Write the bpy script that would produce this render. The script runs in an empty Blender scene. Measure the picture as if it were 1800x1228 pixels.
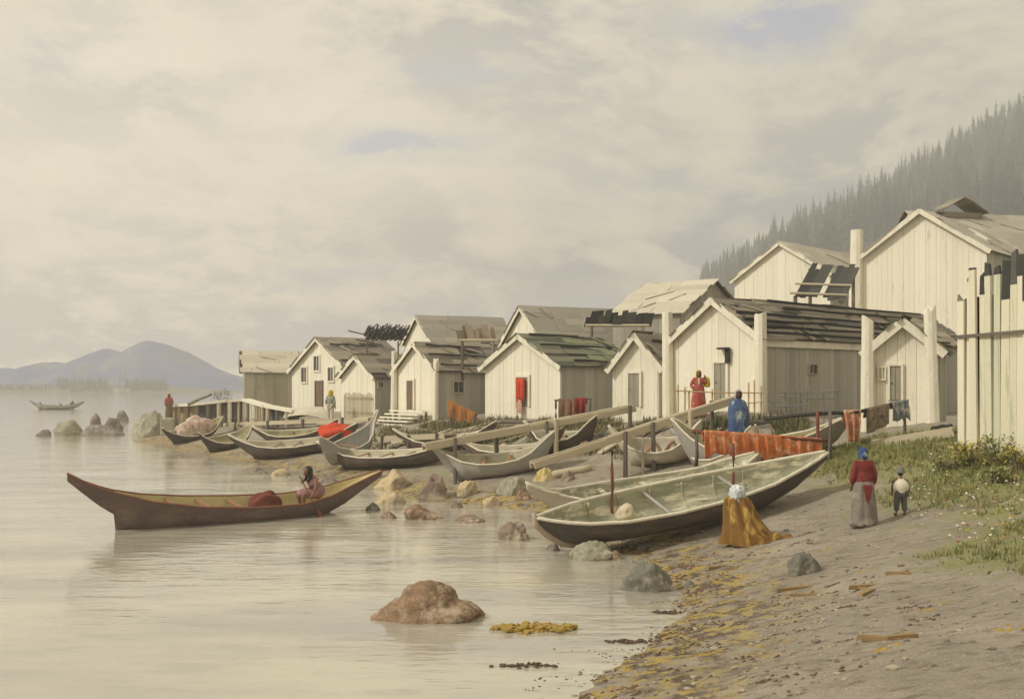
HAZE, SUN, EXPO = 0.0009, 3.1, 0.33
import bpy, bmesh, math, random
import numpy as np
from mathutils import Vector, Matrix, noise, Euler

random.seed(7)
rng = np.random.default_rng(7)
S = bpy.context.scene
COL = S.collection
EYE = 3.6          # height of the viewer above the water
F = 1900.0         # focal length in pixels of the 1800 px wide picture
HZ = 680.0         # row of the horizon
R = math.radians


def P(px, py, d):
    return Vector(((px - 900.0) / F * d, d, EYE - (py - HZ) / F * d))


# ------------------------------------------------------------------ tagging
def tag(o, label=None, cat=None, group=None, kind=None):
    if label: o['label'] = label
    if cat: o['category'] = cat
    if group: o['group'] = group
    if kind: o['kind'] = kind
    return o


def empty(name, loc, label=None, cat=None, group=None, mat=None):
    o = bpy.data.objects.new(name, None)
    COL.objects.link(o)
    o.empty_display_size = 0.2
    if mat is not None:
        o.matrix_world = mat
    else:
        o.location = loc
    return tag(o, label, cat, group)


def copy_tree(o, parent=None):
    c = o.copy()
    COL.objects.link(c)
    if parent is not None:
        c.parent = parent
    for ch in list(o.children):
        copy_tree(ch, c)
    return c


# ------------------------------------------------------------------ mesh collector
class MB:
    def __init__(s):
        s.v, s.f, s.m = [], [], []

    def face(s, pts, mi=0):
        b = len(s.v)
        s.v += [tuple(p) for p in pts]
        s.f.append(tuple(range(b, b + len(pts))))
        s.m.append(mi)

    def hexa(s, p, mi=0):
        """eight corners: bottom ring 0-3, top ring 4-7"""
        b = len(s.v)
        s.v += [tuple(q) for q in p]
        for q in ((3, 2, 1, 0), (4, 5, 6, 7), (0, 1, 5, 4), (1, 2, 6, 5), (2, 3, 7, 6), (3, 0, 4, 7)):
            s.f.append(tuple(b + i for i in q)); s.m.append(mi)

    def box(s, o, a, b, c, mi=0):
        """corner o and three edge vectors"""
        o, a, b, c = Vector(o), Vector(a), Vector(b), Vector(c)
        s.hexa([o, o + a, o + a + b, o + b, o + c, o + a + c, o + a + b + c, o + b + c], mi)

    def cbox(s, c, sx, sy, sz, mi=0):
        c = Vector(c)
        s.box(c - Vector((sx / 2, sy / 2, sz / 2)), (sx, 0, 0), (0, sy, 0), (0, 0, sz), mi)

    def tube(s, pts, rad, n=7, mi=0, jit=0.0):
        pts = [Vector(p) for p in pts]
        k = len(pts)
        if not isinstance(rad, (list, tuple)): rad = [rad] * k
        b = len(s.v)
        for i, p in enumerate(pts):
            t = (pts[min(i + 1, k - 1)] - pts[max(i - 1, 0)]).normalized()
            u = t.cross(Vector((0, 0, 1)))
            if u.length < 1e-3: u = t.cross(Vector((1, 0, 0)))
            u.normalize(); w = t.cross(u)
            for j in range(n):
                a = 2 * math.pi * j / n
                r = rad[i] * (1 + random.uniform(-jit, jit))
                s.v.append(tuple(p + u * math.cos(a) * r + w * math.sin(a) * r))
        for i in range(k - 1):
            for j in range(n):
                s.f.append((b + i * n + j, b + i * n + (j + 1) % n, b + (i + 1) * n + (j + 1) % n, b + (i + 1) * n + j)); s.m.append(mi)
        s.f.append(tuple(b + j for j in range(n))[::-1]); s.m.append(mi)
        s.f.append(tuple(b + (k - 1) * n + j for j in range(n))); s.m.append(mi)

    def grid(s, rows, mi=0, close=False):
        """rows of equal length lists of points"""
        b = len(s.v); n = len(rows[0])
        for r in rows: s.v += [tuple(p) for p in r]
        for i in range(len(rows) - 1):
            for j in range(n if close else n - 1):
                j2 = (j + 1) % n
                s.f.append((b + i * n + j, b + i * n + j2, b + (i + 1) * n + j2, b + (i + 1) * n + j)); s.m.append(mi)

    def ball(s, c, rx, ry, rz, mi=0, sub=2, nz=0.0, sc=2.0):
        bm = bmesh.new(); bmesh.ops.create_icosphere(bm, subdivisions=sub, radius=1)
        b = len(s.v); c = Vector(c); off = Vector((random.random() * 50, random.random() * 50, 3))
        for v in bm.verts:
            q = v.co * (1 + (nz * noise.noise(v.co * sc + off) if nz else 0))
            s.v.append((c.x + q.x * rx, c.y + q.y * ry, c.z + q.z * rz))
        for f in bm.faces:
            s.f.append(tuple(b + v.index for v in f.verts)); s.m.append(mi)
        bm.free()

    def build(s, name, mats, parent=None, smooth=False, loc=None, fix=True):
        me = bpy.data.meshes.new(name)
        me.from_pydata(s.v, [], s.f)
        if not isinstance(mats, (list, tuple)): mats = [mats]
        for m in mats: me.materials.append(m)
        me.polygons.foreach_set('material_index', s.m)
        if smooth: me.polygons.foreach_set('use_smooth', [True] * len(me.polygons))
        if fix:
            bm = bmesh.new(); bm.from_mesh(me); bmesh.ops.recalc_face_normals(bm, faces=bm.faces); bm.to_mesh(me); bm.free()
        me.update()
        o = bpy.data.objects.new(name, me)
        COL.objects.link(o)
        if parent: o.parent = parent
        if loc is not None: o.location = loc
        return o


# ------------------------------------------------------------------ materials
def nt(name):
    m = bpy.data.materials.new(name); m.use_nodes = True
    t = m.node_tree; t.nodes.clear()
    out = t.nodes.new('ShaderNodeOutputMaterial')
    b = t.nodes.new('ShaderNodeBsdfPrincipled')
    t.links.new(b.outputs[0], out.inputs[0])
    return m, t, b


def N(t, kind, **kw):
    n = t.nodes.new('ShaderNode' + kind)
    for k, v in kw.items():
        if k in n.inputs.keys() if isinstance(k, str) else False:
            n.inputs[k].default_value = v
        else:
            setattr(n, k, v)
    return n


def rgba(c): return (c[0], c[1], c[2], 1.0)


def mixc(t, fac, a, b, mode='MIX'):
    n = t.nodes.new('ShaderNodeMix'); n.data_type = 'RGBA'; n.blend_type = mode
    for s, v in ((n.inputs[0], fac), (n.inputs[6], a), (n.inputs[7], b)):
        if hasattr(v, 'is_linked') or hasattr(v, 'links'):
            t.links.new(v, s)
        elif isinstance(v, (int, float)):
            s.default_value = v
        else:
            s.default_value = rgba(v)
    return n.outputs[2]


def ramp(t, src, stops, interp='LINEAR'):
    n = t.nodes.new('ShaderNodeValToRGB'); cr = n.color_ramp; cr.interpolation = interp
    while len(cr.elements) < len(stops): cr.elements.new(0.5)
    for e, (p, c) in zip(cr.elements, stops):
        e.position = p; e.color = rgba(c) if not isinstance(c, (int, float)) else (c, c, c, 1)
    t.links.new(src, n.inputs[0])
    return n.outputs[0]


def nz(t, vec, scale, detail=5, rough=0.6, stretch=None, lac=2.0):
    if stretch:
        mp = t.nodes.new('ShaderNodeMapping'); mp.inputs['Scale'].default_value = stretch
        t.links.new(vec, mp.inputs[0]); vec = mp.outputs[0]
    n = t.nodes.new('ShaderNodeTexNoise')
    n.inputs['Scale'].default_value = scale; n.inputs['Detail'].default_value = detail; n.inputs['Roughness'].default_value = rough
    t.links.new(vec, n.inputs['Vector'])
    return n.outputs['Fac']


def math_(t, op, a, b=None, clamp=False):
    n = t.nodes.new('ShaderNodeMath'); n.operation = op; n.use_clamp = clamp
    for s, v in ((n.inputs[0], a), (n.inputs[1], b)):
        if v is None: continue
        if isinstance(v, (int, float)): s.default_value = v
        else: t.links.new(v, s)
    return n.outputs[0]


_cache = {}


def M(name, c1, c2, scale=2.0, rough=0.9, isl=None, stain=None, stain_at=(0.55, 0.7), stain_scale=1.2, bump=0.25, grain=0.16,
      stretch=None, spec=0.2, bscale=None):
    """weathered surface: two tones mottled by noise, optional stains, optional tone per loose piece, fine grain and bump"""
    if name in _cache: return _cache[name]
    m, t, b = nt(name)
    tc = t.nodes.new('ShaderNodeTexCoord').outputs['Object']
    geo = t.nodes.new('ShaderNodeNewGeometry')
    f = nz(t, tc, scale, 6, 0.65, stretch)
    f = ramp(t, f, [(0.32, 0.0), (0.68, 1.0)])
    col = mixc(t, f, c1, c2)
    if isl:
        ri = geo.outputs['Random Per Island']
        k = len(isl)
        cc = ramp(t, ri, [(i / k, c) for i, c in enumerate(isl)], 'CONSTANT')
        col = mixc(t, 0.75, col, cc)
    if stain:
        sf = nz(t, tc, stain_scale, 7, 0.7, stretch)
        sf = ramp(t, sf, [(stain_at[0], 0.0), (stain_at[1], 1.0)])
        col = mixc(t, sf, col, stain)
    g = nz(t, tc, 45.0, 3, 0.7)
    gr = ramp(t, g, [(0.3, 1 - grain), (0.7, 1 + grain)])
    col = mixc(t, 1.0, col, gr, 'MULTIPLY')
    t.links.new(col, b.inputs['Base Color'])
    b.inputs['Roughness'].default_value = rough
    b.inputs['Specular IOR Level'].default_value = spec
    if bump:
        bp = t.nodes.new('ShaderNodeBump'); bp.inputs['Strength'].default_value = bump; bp.inputs['Distance'].default_value = 0.03
        t.links.new(nz(t, tc, bscale or scale * 6, 6, 0.65, stretch), bp.inputs['Height'])
        t.links.new(bp.outputs[0], b.inputs['Normal'])
    _cache[name] = m
    return m


W1 = (0.80, 0.73, 0.57)
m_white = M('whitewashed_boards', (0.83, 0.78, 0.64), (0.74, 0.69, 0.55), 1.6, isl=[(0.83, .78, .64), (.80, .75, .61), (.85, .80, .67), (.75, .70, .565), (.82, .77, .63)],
            stain=(0.47, 0.43, 0.34), stain_at=(0.58, 0.8), stretch=(2.2, 2.2, 0.45))
m_grey = M('grey_weathered_boards', (0.50, 0.46, 0.36), (0.36, 0.34, 0.27), 1.5, isl=[(.50, .46, .36), (.42, .40, .32), (.56, .51, .40), (.38, .36, .29), (.47, .43, .33)],
           stain=(0.24, 0.22, 0.17), stain_at=(0.58, 0.8), stretch=(2.2, 2.2, 0.5))
m_side = M('grey_side_boards', (0.47, 0.445, 0.37), (0.37, 0.355, 0.30), 1.5, isl=[(.46, .435, .36), (.40, .385, .32), (.52, .49, .405), (.35, .335, .285), (.43, .41, .34)],
           stain=(0.26, 0.235, 0.185), stain_at=(0.56, 0.8), stretch=(2.2, 2.2, 0.5))  # greyer and darker than the white gable boards of the same houses
m_core = M('dark_gap_wood', (0.10, 0.09, 0.07), (0.06, 0.055, 0.045), 3)
m_trim = M('pale_trim_boards', (0.84, 0.79, 0.65), (0.72, 0.67, 0.54), 3, stain=(0.42, 0.38, 0.30), stain_at=(0.58, 0.78), stretch=(1.6, 1.6, .5), bump=.5)
m_roof = M('weathered_roof_planks', (0.31, 0.27, 0.205), (0.22, 0.195, 0.15), 2.5,
           isl=[(.30, .255, .195), (.23, .205, .155), (.37, .32, .24), (.15, .14, .115), (.25, .22, .165), (.44, .385, .29), (.085, .085, .08), (.32, .28, .21)],
           stain=(.20, .24, .10), stain_at=(0.6, 0.75), stain_scale=.6)
m_roof_moss = M('mossy_roof_planks', (0.24, 0.22, 0.16), (0.16, 0.16, 0.11), 2.5,
                isl=[(.22, .20, .14), (.17, .17, .12), (.28, .30, .18), (.05, .055, .05), (.20, .20, .13), (.34, .32, .24), (.06, .065, .06), (.24, .26, .15)],
                stain=(.25, .29, .14), stain_at=(0.58, 0.72), stain_scale=.55)
m_roof_grey = M('grey_roof_planks', (0.36, 0.33, 0.27), (0.28, 0.26, 0.21), 2.0,
                isl=[(.34, .31, .25), (.29, .27, .22), (.38, .35, .29), (.26, .24, .20), (.33, .30, .25)], stain=(.22, .20, .16), stain_at=(.6, .8))
m_roof_lt = M('light_grey_roof_planks', (0.47, 0.43, 0.35), (0.37, 0.34, 0.28), 2.0,
                isl=[(.47, .43, .35), (.40, .37, .30), (.53, .49, .40), (.35, .325, .265), (.44, .40, .33)], stain=(.28, .26, .21), stain_at=(.58, .8))
m_roof_pale = M('pale_roof_planks', (0.68, 0.61, 0.47), (0.55, 0.49, 0.38), 2.0,
                isl=[(.56, .51, .41), (.50, .46, .37), (.60, .55, .44), (.44, .41, .33), (.53, .49, .39)], stain=(.38, .34, .26), stain_at=(.58, .8))
m_dark = M('charred_dark_wood', (0.045, 0.045, 0.04), (0.085, 0.08, 0.07), 3, isl=[(.05, .05, .045), (.09, .085, .075), (.035, .035, .035), (.07, .07, .06)])
m_pole = M('bleached_pole_wood', (0.60, 0.52, 0.37), (0.44, 0.37, 0.26), 4, isl=[(.62, .54, .38), (.52, .45, .32), (.44, .37, .26)], stretch=(1, 1, .4))
m_tan = M('tan_stick_wood', (0.62, 0.46, 0.24), (0.50, 0.36, 0.18), 5)
m_post = M('grey_brown_post', (0.22, 0.18, 0.14), (0.13, 0.11, 0.09), 5, isl=[(.22, .19, .15), (.15, .13, .11), (.30, .26, .2)])
m_redpost = M('red_brown_post', (0.24, 0.075, 0.05), (0.15, 0.06, 0.045), 6)
m_door = M('dull_door_boards', (0.36, 0.33, 0.25), (0.28, 0.26, 0.2), 3, stretch=(4, 4, .5))
m_doorbrown = M('brown_door_boards', (0.26, 0.17, 0.12), (0.17, 0.11, 0.08), 3, stretch=(4, 4, .5))
m_glass, _t, _b = nt('dark_window_glass')
_b.inputs['Base Color'].default_value = (.05, .055, .06, 1); _b.inputs['Roughness'].default_value = .12


def cloth_mat(name, c1, c2, scale=6, stain=None):
    return M(name, c1, c2, scale, rough=.95, bump=.15, grain=.12, stain=stain, stain_at=(.5, .62), stain_scale=4)
# ------------------------------------------------------------------ the lie of the land
def wp(px, py):
    d = F * EYE / (py - HZ)
    return ((px - 900.0) / F * d, d)


SHORE = [(-40.0, -260.0), (-6.0, -30.0), (-1.2, 0.0), (0.1, 8.0)]
SHORE += [wp(*q) for q in ((1010, 1228), (1085, 1180), (1145, 1130), (1192, 1082), (1192, 1040), (1155, 992), (1065, 962), (1005, 927), (935, 899),
                           (850, 887), (735, 880), (680, 860), (590, 838), (420, 811), (300, 788), (240, 774))]
SHORE += [(-27.0, 84.0), (-22.5, 90.0), (-22, 110), (-24, 160), (-60, 420), (-140, 900), (-160, 1500), (1400, 1500), (1400, -260)]
_sx = np.array([p[0] for p in SHORE]); _sy = np.array([p[1] for p in SHORE])


def sdist(x, y):
    """distance inland from the waterline (negative over water)"""
    x = np.asarray(x, float); y = np.asarray(y, float)
    best = np.full(x.shape, 1e9); inside = np.zeros(x.shape, bool)
    n = len(_sx)
    for i in range(n):
        x0, y0, x1, y1 = _sx[i], _sy[i], _sx[(i + 1) % n], _sy[(i + 1) % n]
        dx, dy = x1 - x0, y1 - y0
        t = np.clip(((x - x0) * dx + (y - y0) * dy) / (dx * dx + dy * dy), 0, 1)
        best = np.minimum(best, np.hypot(x - x0 - t * dx, y - y0 - t * dy))
        c = ((y0 > y) != (y1 > y))
        with np.errstate(divide='ignore', invalid='ignore'):
            xi = x0 + (y - y0) * dx / (dy if dy else 1e-9)
        inside ^= c & (x < xi)
    return np.where(inside, best, -best)


def sst(a, b, x):
    t = np.clip((x - a) / (b - a), 0, 1)
    return t * t * (3 - 2 * t)


def rough_(x, y):
    return (np.sin(1.3 * x + 2.1 * np.sin(.7 * y)) * np.sin(1.1 * y + 1.7 * np.sin(.9 * x)) * .5 +
            np.sin(3.1 * x + .5 * y + 1.3 * np.sin(2.3 * y)) * np.sin(2.7 * y - .6 * x) * .3 + np.sin(6.3 * x - 2 * y) * np.sin(5.7 * y + 1.9 * x) * .15)


def height(x, y):
    x = np.asarray(x, float); y = np.asarray(y, float)
    s = sdist(x, y)
    s2 = s + .35 * rough_(x * .8, y * .8) * np.clip(s / 3 + .4, 0, 1) * np.clip(3 - np.abs(s) * .15, 0, 1)
    z = np.interp(s2, [-60, -6, 0, 4, 8, 12, 18, 26], [-3, -.55, 0, .8, 1.6, 2.2, 2.42, 2.55])
    z = z + .045 * rough_(x * 1.7, y * 1.7) * np.clip(s + .6, 0, 1)
    z = z + .45 * np.exp(-(((x - 12.5) / 5) ** 2 + ((y - 29) / 6) ** 2))
    z = z + .95 * np.exp(-(((x - 7.0) / 3.4) ** 2 + ((y - 37.2) / 2.9) ** 2))
    z = z + np.clip(s - 26, 0, 34) * .22 * sst(-8, 14, x) * (1 - .0 * y)
    pr = np.interp(x, [-130, 0, 90, 158, 225, 315, 405, 640, 1400], [0, 10, 42, 76, 110, 150, 207, 300, 335])
    z = z + np.where(s > 0, sst(90, 880, y) * pr * sst(5, 60, s), 0)
    return z


def H(x, y): return float(height(np.array([x]), np.array([y]))[0])


_dc = np.concatenate([np.arange(6, 60, .6), np.arange(60, 162, 2.0)])


def hit(px, py):
    """where the line of sight through a picture point meets the ground or the water"""
    u, w_ = (px - 900.0) / F, (py - HZ) / F
    g = np.maximum(height(u * _dc, _dc), 0.0)
    k = np.nonzero(EYE - w_ * _dc <= g)[0]
    i = max(1, k[0] if len(k) else len(_dc) - 1)
    ds = np.linspace(_dc[i - 1], _dc[i], 25)
    g = np.maximum(height(u * ds, ds), 0.0)
    k = np.nonzero(EYE - w_ * ds <= g)[0]
    i = k[0] if len(k) else len(ds) - 1
    return Vector((u * ds[i], ds[i], g[i]))


def drop(v, dz=0.0):
    return Vector((v.x, v.y, H(v.x, v.y) + dz))


# one ground sheet, fine close to the viewer and coarser away
def axis(dense0, dense1, step, lo, hi, grow=1.12):
    a = list(np.arange(dense0, dense1, step)); st = step
    while a[-1] < hi: st *= grow; a.append(min(a[-1] + st, hi))
    st = step
    while a[0] > lo: st *= grow; a.insert(0, max(a[0] - st, lo))
    return np.array(a)


gx = axis(-12, 24, .22, -1400, 1400); gy = axis(8, 60, .25, -250, 1500)
XX, YY = np.meshgrid(gx, gy)
ZZ = height(XX, YY); SS = sdist(XX, YY)
nx, ny = len(gx), len(gy)
me = bpy.data.meshes.new('ground')
V = np.stack([XX, YY, ZZ], -1).reshape(-1, 3)
ii = np.arange(nx * ny).reshape(ny, nx)
Q = np.stack([ii[:-1, :-1], ii[:-1, 1:], ii[1:, 1:], ii[1:, :-1]], -1).reshape(-1, 4)
me.from_pydata(V.tolist(), [], Q.tolist())
me.polygons.foreach_set('use_smooth', [True] * len(me.polygons))


def grass_mask(x, y):
    g = np.exp(-(((x - 11.4) / 3.7) ** 2 + ((y - 23.8) / 4.8) ** 2)) * 1.2
    g = g + np.exp(-(((x - 9.0) / 1.5) ** 2 + ((y - 16.5) / 3.2) ** 2)) * .75
    g = g + np.exp(-(((x - 9.6) / 3.0) ** 2 + ((y - 29) / 2.4) ** 2)) * 1.0
    g = g + np.exp(-(((x - 2) / 8.0) ** 2 + ((y - 40) / 4.0) ** 2)) * .62
    g = g + np.exp(-(((x - 7.2) / 1.2) ** 2 + ((y - 17.0) / 1.6) ** 2)) * .62
    return g


at = me.attributes.new('grass', 'FLOAT', 'POINT'); at.data.foreach_set('value', grass_mask(XX, YY).reshape(-1).astype(np.float32))
at = me.attributes.new('inland', 'FLOAT', 'POINT'); at.data.foreach_set('value', SS.reshape(-1).astype(np.float32))

m, t, b = nt('shore_mud_and_grass')
tc = t.nodes.new('ShaderNodeTexCoord').outputs['Object']
inl = N(t, 'Attribute'); inl.attribute_name = 'inland'; inl = inl.outputs['Fac']
gm = N(t, 'Attribute'); gm.attribute_name = 'grass'; gm = gm.outputs['Fac']
f1 = ramp(t, nz(t, tc, .7, 7, .65), [(.3, 0.0), (.7, 1.0)])
col = mixc(t, f1, (.41, .36, .285), (.29, .25, .20))
f2 = ramp(t, nz(t, tc, 2.7, 6, .7, (1, 2.2, 1)), [(.50, 0.0), (.66, 1.0)])
col = mixc(t, math_(t, 'MULTIPLY', f2, .8), col, (.17, .135, .105))
f3 = ramp(t, nz(t, tc, 5.5, 5, .7), [(.62, 0.0), (.72, 1.0)])
col = mixc(t, math_(t, 'MULTIPLY', f3, .6), col, (.55, .49, .38))
# wrack line: ochre and dark weed along the water
band = ramp(t, math_(t, 'ADD', math_(t, 'MULTIPLY', inl, .2), math_(t, 'MULTIPLY', nz(t, tc, 1.4, 5, .7), .4)), [(.06, 0.0), (.18, 1.0), (.42, .85), (.66, 0.0)])
och = mixc(t, ramp(t, nz(t, tc, 3.3, 6, .7), [(.47, 0.0), (.53, 1.0)]), (.12, .085, .06), (.45, .33, .08))
wk = math_(t, 'MULTIPLY', band, ramp(t, nz(t, tc, 1.9, 6, .7), [(.42, 0.0), (.56, 1.0)]))
col = mixc(t, wk, col, och)
gf = math_(t, 'ADD', math_(t, 'MULTIPLY', gm, .75), math_(t, 'MULTIPLY', math_(t, 'SUBTRACT', nz(t, tc, 1.3, 7, .7), .5), 1.6))
gf = ramp(t, gf, [(.22, 0.0), (.62, 1.0)])
gc = mixc(t, nz(t, tc, 2.2, 6, .7), (.20, .215, .09), (.34, .325, .15))
gc = mixc(t, ramp(t, nz(t, tc, 1.1, 5, .7), [(.5, 0.0), (.66, 1.0)]), gc, (.24, .19, .12))
col = mixc(t, gf, col, gc)
# deep bottom and the wooded hill
col = mixc(t, ramp(t, math_(t, 'MULTIPLY', inl, .01), [(.5, 0.0), (.7, 1.0)]), col, (.035, .042, .03))
g = ramp(t, nz(t, tc, 38, 3, .7), [(.3, .8), (.7, 1.2)])
col = mixc(t, 1.0, col, g, 'MULTIPLY')
t.links.new(col, b.inputs['Base Color']); b.inputs['Roughness'].default_value = .9; b.inputs['Specular IOR Level'].default_value = .2
bp = t.nodes.new('ShaderNodeBump'); bp.inputs['Strength'].default_value = .8; bp.inputs['Distance'].default_value = .1
t.links.new(nz(t, tc, 7, 7, .7), bp.inputs['Height']); t.links.new(bp.outputs[0], b.inputs['Normal'])
me.materials.append(m)
ground = bpy.data.objects.new('ground', me); COL.objects.link(ground); tag(ground, 'muddy shore and grassy village terrace', kind='structure')

# water
m, t, b = nt('calm_inlet_water')
tc = t.nodes.new('ShaderNodeTexCoord').outputs['Object']
c = mixc(t, ramp(t, nz(t, tc, .16, 6, .6, (1, 2.6, 1)), [(.38, 0.0), (.66, 1.0)]), (.55, .505, .39), (.36, .34, .295))
c = mixc(t, math_(t, 'MULTIPLY', ramp(t, nz(t, tc, .55, 6, .65, (1, 3.2, 1)), [(.56, 0.0), (.64, 1.0)]), .35), c, (.28, .26, .235))
t.links.new(c, b.inputs['Base Color'])
b.inputs['Roughness'].default_value = .045; b.inputs['IOR'].default_value = 1.7; b.inputs['Specular IOR Level'].default_value = .6
bp = t.nodes.new('ShaderNodeBump'); bp.inputs['Strength'].default_value = .17; bp.inputs['Distance'].default_value = .10
hh = math_(t, 'ADD', nz(t, tc, 1.1, 4, .55, (.8, 2.6, 1)), math_(t, 'MULTIPLY', nz(t, tc, 4.0, 3, .5, (.8, 2.2, 1)), .25))
hh = math_(t, 'MULTIPLY', hh, ramp(t, nz(t, tc, .22, 4, .6, (1, 2.2, 1)), [(.36, .35), (.62, 1.7)]))
t.links.new(hh, bp.inputs['Height']); t.links.new(bp.outputs[0], b.inputs['Normal'])
w = MB(); w.face([(-1400, -250, 0), (1400, -250, 0), (1400, 1500, 0), (-1400, 1500, 0)])
tag(w.build('water', m), 'calm pale inlet', kind='structure')


# far island: hills and a low wooded shore
def ridge(name, label, x0, x1, y0, y1, prof, mat, n=140, k=26, amp=3.0, seed=0):
    mb = MB(); rows = []
    for j in range(k + 1):
        v = j / k; row = []
        for i in range(n + 1):
            u = i / n; x = x0 + (x1 - x0) * u; y = y0 + (y1 - y0) * v
            h = np.interp(x, [q[0] for q in prof], [q[1] for q in prof]) * math.sin(math.pi * v) ** .8
            h += amp * noise.fractal(Vector((x * .02 + seed, y * .02, seed)), 1.0, 2.0, 5) * min(1, h / 8) * 1.5
            row.append((x, y, h - .6))
        rows.append(row)
    mb.grid(rows)
    return tag(mb.build(name, mat, smooth=True), label, kind='structure')


m_far = M('haze_blue_hill', (.03, .06, .22), (.06, .085, .24), .02, bump=0, stain=(.13, .14, .19), stain_at=(.52, .62), stain_scale=.03)  # blue of the distant air is painted into the hill colour
D1 = 1150.0


def fx(px, d): return (px - 900.0) / F * d


def fz(py, d): return EYE + (HZ - py) / F * d


pr = [(fx(p, 820), fz(y, 820)) for p, y in ((-260, 668), (-120, 650), (-40, 655), (10, 645), (40, 650), (90, 634), (130, 640), (160, 622), (190, 614), (215, 622), (235, 612), (262, 601),
                                              (285, 603), (320, 614), (345, 628), (370, 642), (400, 654), (440, 668), (520, 676), (600, 680))]
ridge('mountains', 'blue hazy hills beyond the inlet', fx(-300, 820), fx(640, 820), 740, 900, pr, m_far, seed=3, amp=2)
m_isl = M('island_shore', (.10, .11, .075), (.15, .14, .11), .05, bump=0)
pr = [(fx(p, 690), fz(y, 690)) for p, y in ((-300, 676), (0, 675), (80, 677), (200, 678), (300, 678), (340, 681), (400, 683), (480, 684))]
ridge('island_shore', 'low far shore under the wood', fx(-300, 690), fx(500, 690), 676, 722, pr, m_isl, amp=.6, seed=9)

# conifers ------------------------------------------------------------------
m_needle = M('conifer_needles', (.045, .058, .040), (.075, .085, .055), .8, isl=[(.04, .052, .036), (.06, .072, .045), (.08, .088, .06), (.05, .06, .045)], bump=0)
m_trunk = M('conifer_trunk', (.12, .095, .07), (.08, .065, .05), 2, bump=0)


def conifer_meshes(seed, h=28.0, wid=.19, levels=34):
    r = random.Random(seed); mb = MB()
    for k in range(levels):
        v = (k + r.random() * .6) / levels
        z = h * (.12 + .88 * v)
        L = h * wid * (1 - v) ** .85 * r.uniform(.55, 1.15) + .35
        for j in range(r.randint(5, 8)):
            a = r.uniform(0, 6.283)
            ll = L * r.uniform(.5, 1.1); dr = ll * r.uniform(.15, .5)
            d = Vector((math.cos(a), math.sin(a), 0)); q = Vector((-d.y, d.x, 0))
            for s in range(3):
                b0 = s / 3; w0 = ll * .28 * (1 - b0 * .7) * r.uniform(.7, 1.2)
                c0 = Vector((0, 0, z)) + d * ll * b0 - Vector((0, 0, dr * b0))
                c1 = Vector((0, 0, z)) + d * ll * (b0 + .42) - Vector((0, 0, dr * (b0 + .5)))
                mb.face([c0 - q * w0 * .3, c1 - q * w0 - Vector((0, 0, .3 * w0)), c1 + d * w0 * .6, c1 + q * w0 - Vector((0, 0, .3 * w0)), c0 + q * w0 * .3])
    for k in range(8):
        mb.tube([(0, 0, h * .9), (r.uniform(-.2, .2), r.uniform(-.2, .2), h * 1.02)], [.12, .02], 4)
    tr = MB(); tr.tube([(0, 0, -1), (0, 0, h * .5), (0, 0, h * .99)], [h * .016, h * .009, .05], 6)
    return mb, tr


protos = []
for sd, hh, ww, lv in ((1, 30, .17, 36), (2, 26, .21, 30), (3, 33, .15, 40), (4, 22, .23, 28)):
    a_, b_ = conifer_meshes(sd, hh, ww, lv)
    e = empty('conifer_tree', (0, 0, 0))
    a_.build('crown', m_needle, e, fix=False); b_.build('trunk', m_trunk, e)
    protos.append(e)
used = set()
rt = random.Random(5); spots = []
cand = 0
_tx, _ty = [], []
for k in range(16000):
    d = rt.uniform(330, 1000); px = rt.uniform(960, 1860)
    _tx.append(fx(px, d)); _ty.append(d)
_th = height(np.array(_tx), np.array(_ty))
cell = {}
for x, d, z_ in zip(_tx, _ty, _th):
    py = HZ - (z_ + 12 - EYE) / d * F
    px = 900 + x / d * F
    if py > np.interp(px, [960, 1100, 1280, 1380, 1500, 1630, 1800], [545, 510, 470, 440, 400, 385, 400]): continue
    if px < 1170: continue
    key = (int(x / 9), int(d / 13))
    if key in cell: continue
    cell[key] = 1
    s = rt.uniform(.5, .95) * (1.0 if px > 1350 else .85)
    spots.append((x, d, z_, s))
spots.sort(key=lambda q: q[1] / q[3])
print('trees', len(spots))
for x, d, z_, s in spots[:295]:
    k = rt.randrange(4)
    if k in used: o = copy_tree(protos[k])
    else: o = protos[k]; used.add(k)
    o.location = (x, d, z_ - .5); o.rotation_euler = (0, 0, rt.uniform(0, 6.28)); o.scale = (s * 1.15, s * 1.15, s)
    tag(o, 'dark conifer standing in the misty wood on the hillside above the village roofs', 'tree', 'conifers of the hillside wood')
fm = MB()
for x, d, z_, s in spots[295:3200]:
    h_ = 27 * s * rt.uniform(.8, 1.1); w0 = h_ * .15
    for q in range(6):
        zz = z_ + h_ * (.08 + .92 * q / 6); w_ = w0 * (1 - q / 6.6) * rt.uniform(.75, 1.25); a0 = rt.uniform(0, 6.28)
        n_ = 6
        ring = [(x + w_ * rt.uniform(.6, 1.3) * math.cos(a0 + 6.28 * i / n_), d + w_ * rt.uniform(.6, 1.3) * math.sin(a0 + 6.28 * i / n_), zz - rt.uniform(0, .06) * h_) for i in range(n_)]
        for i in range(n_): fm.face([ring[i], ring[(i + 1) % n_], (x, d, zz + h_ * .24)])
tag(fm.build('hillside_forest', m_needle, fix=False), 'misty conifer wood covering the upper hillside', 'forest', kind='stuff')

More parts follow.
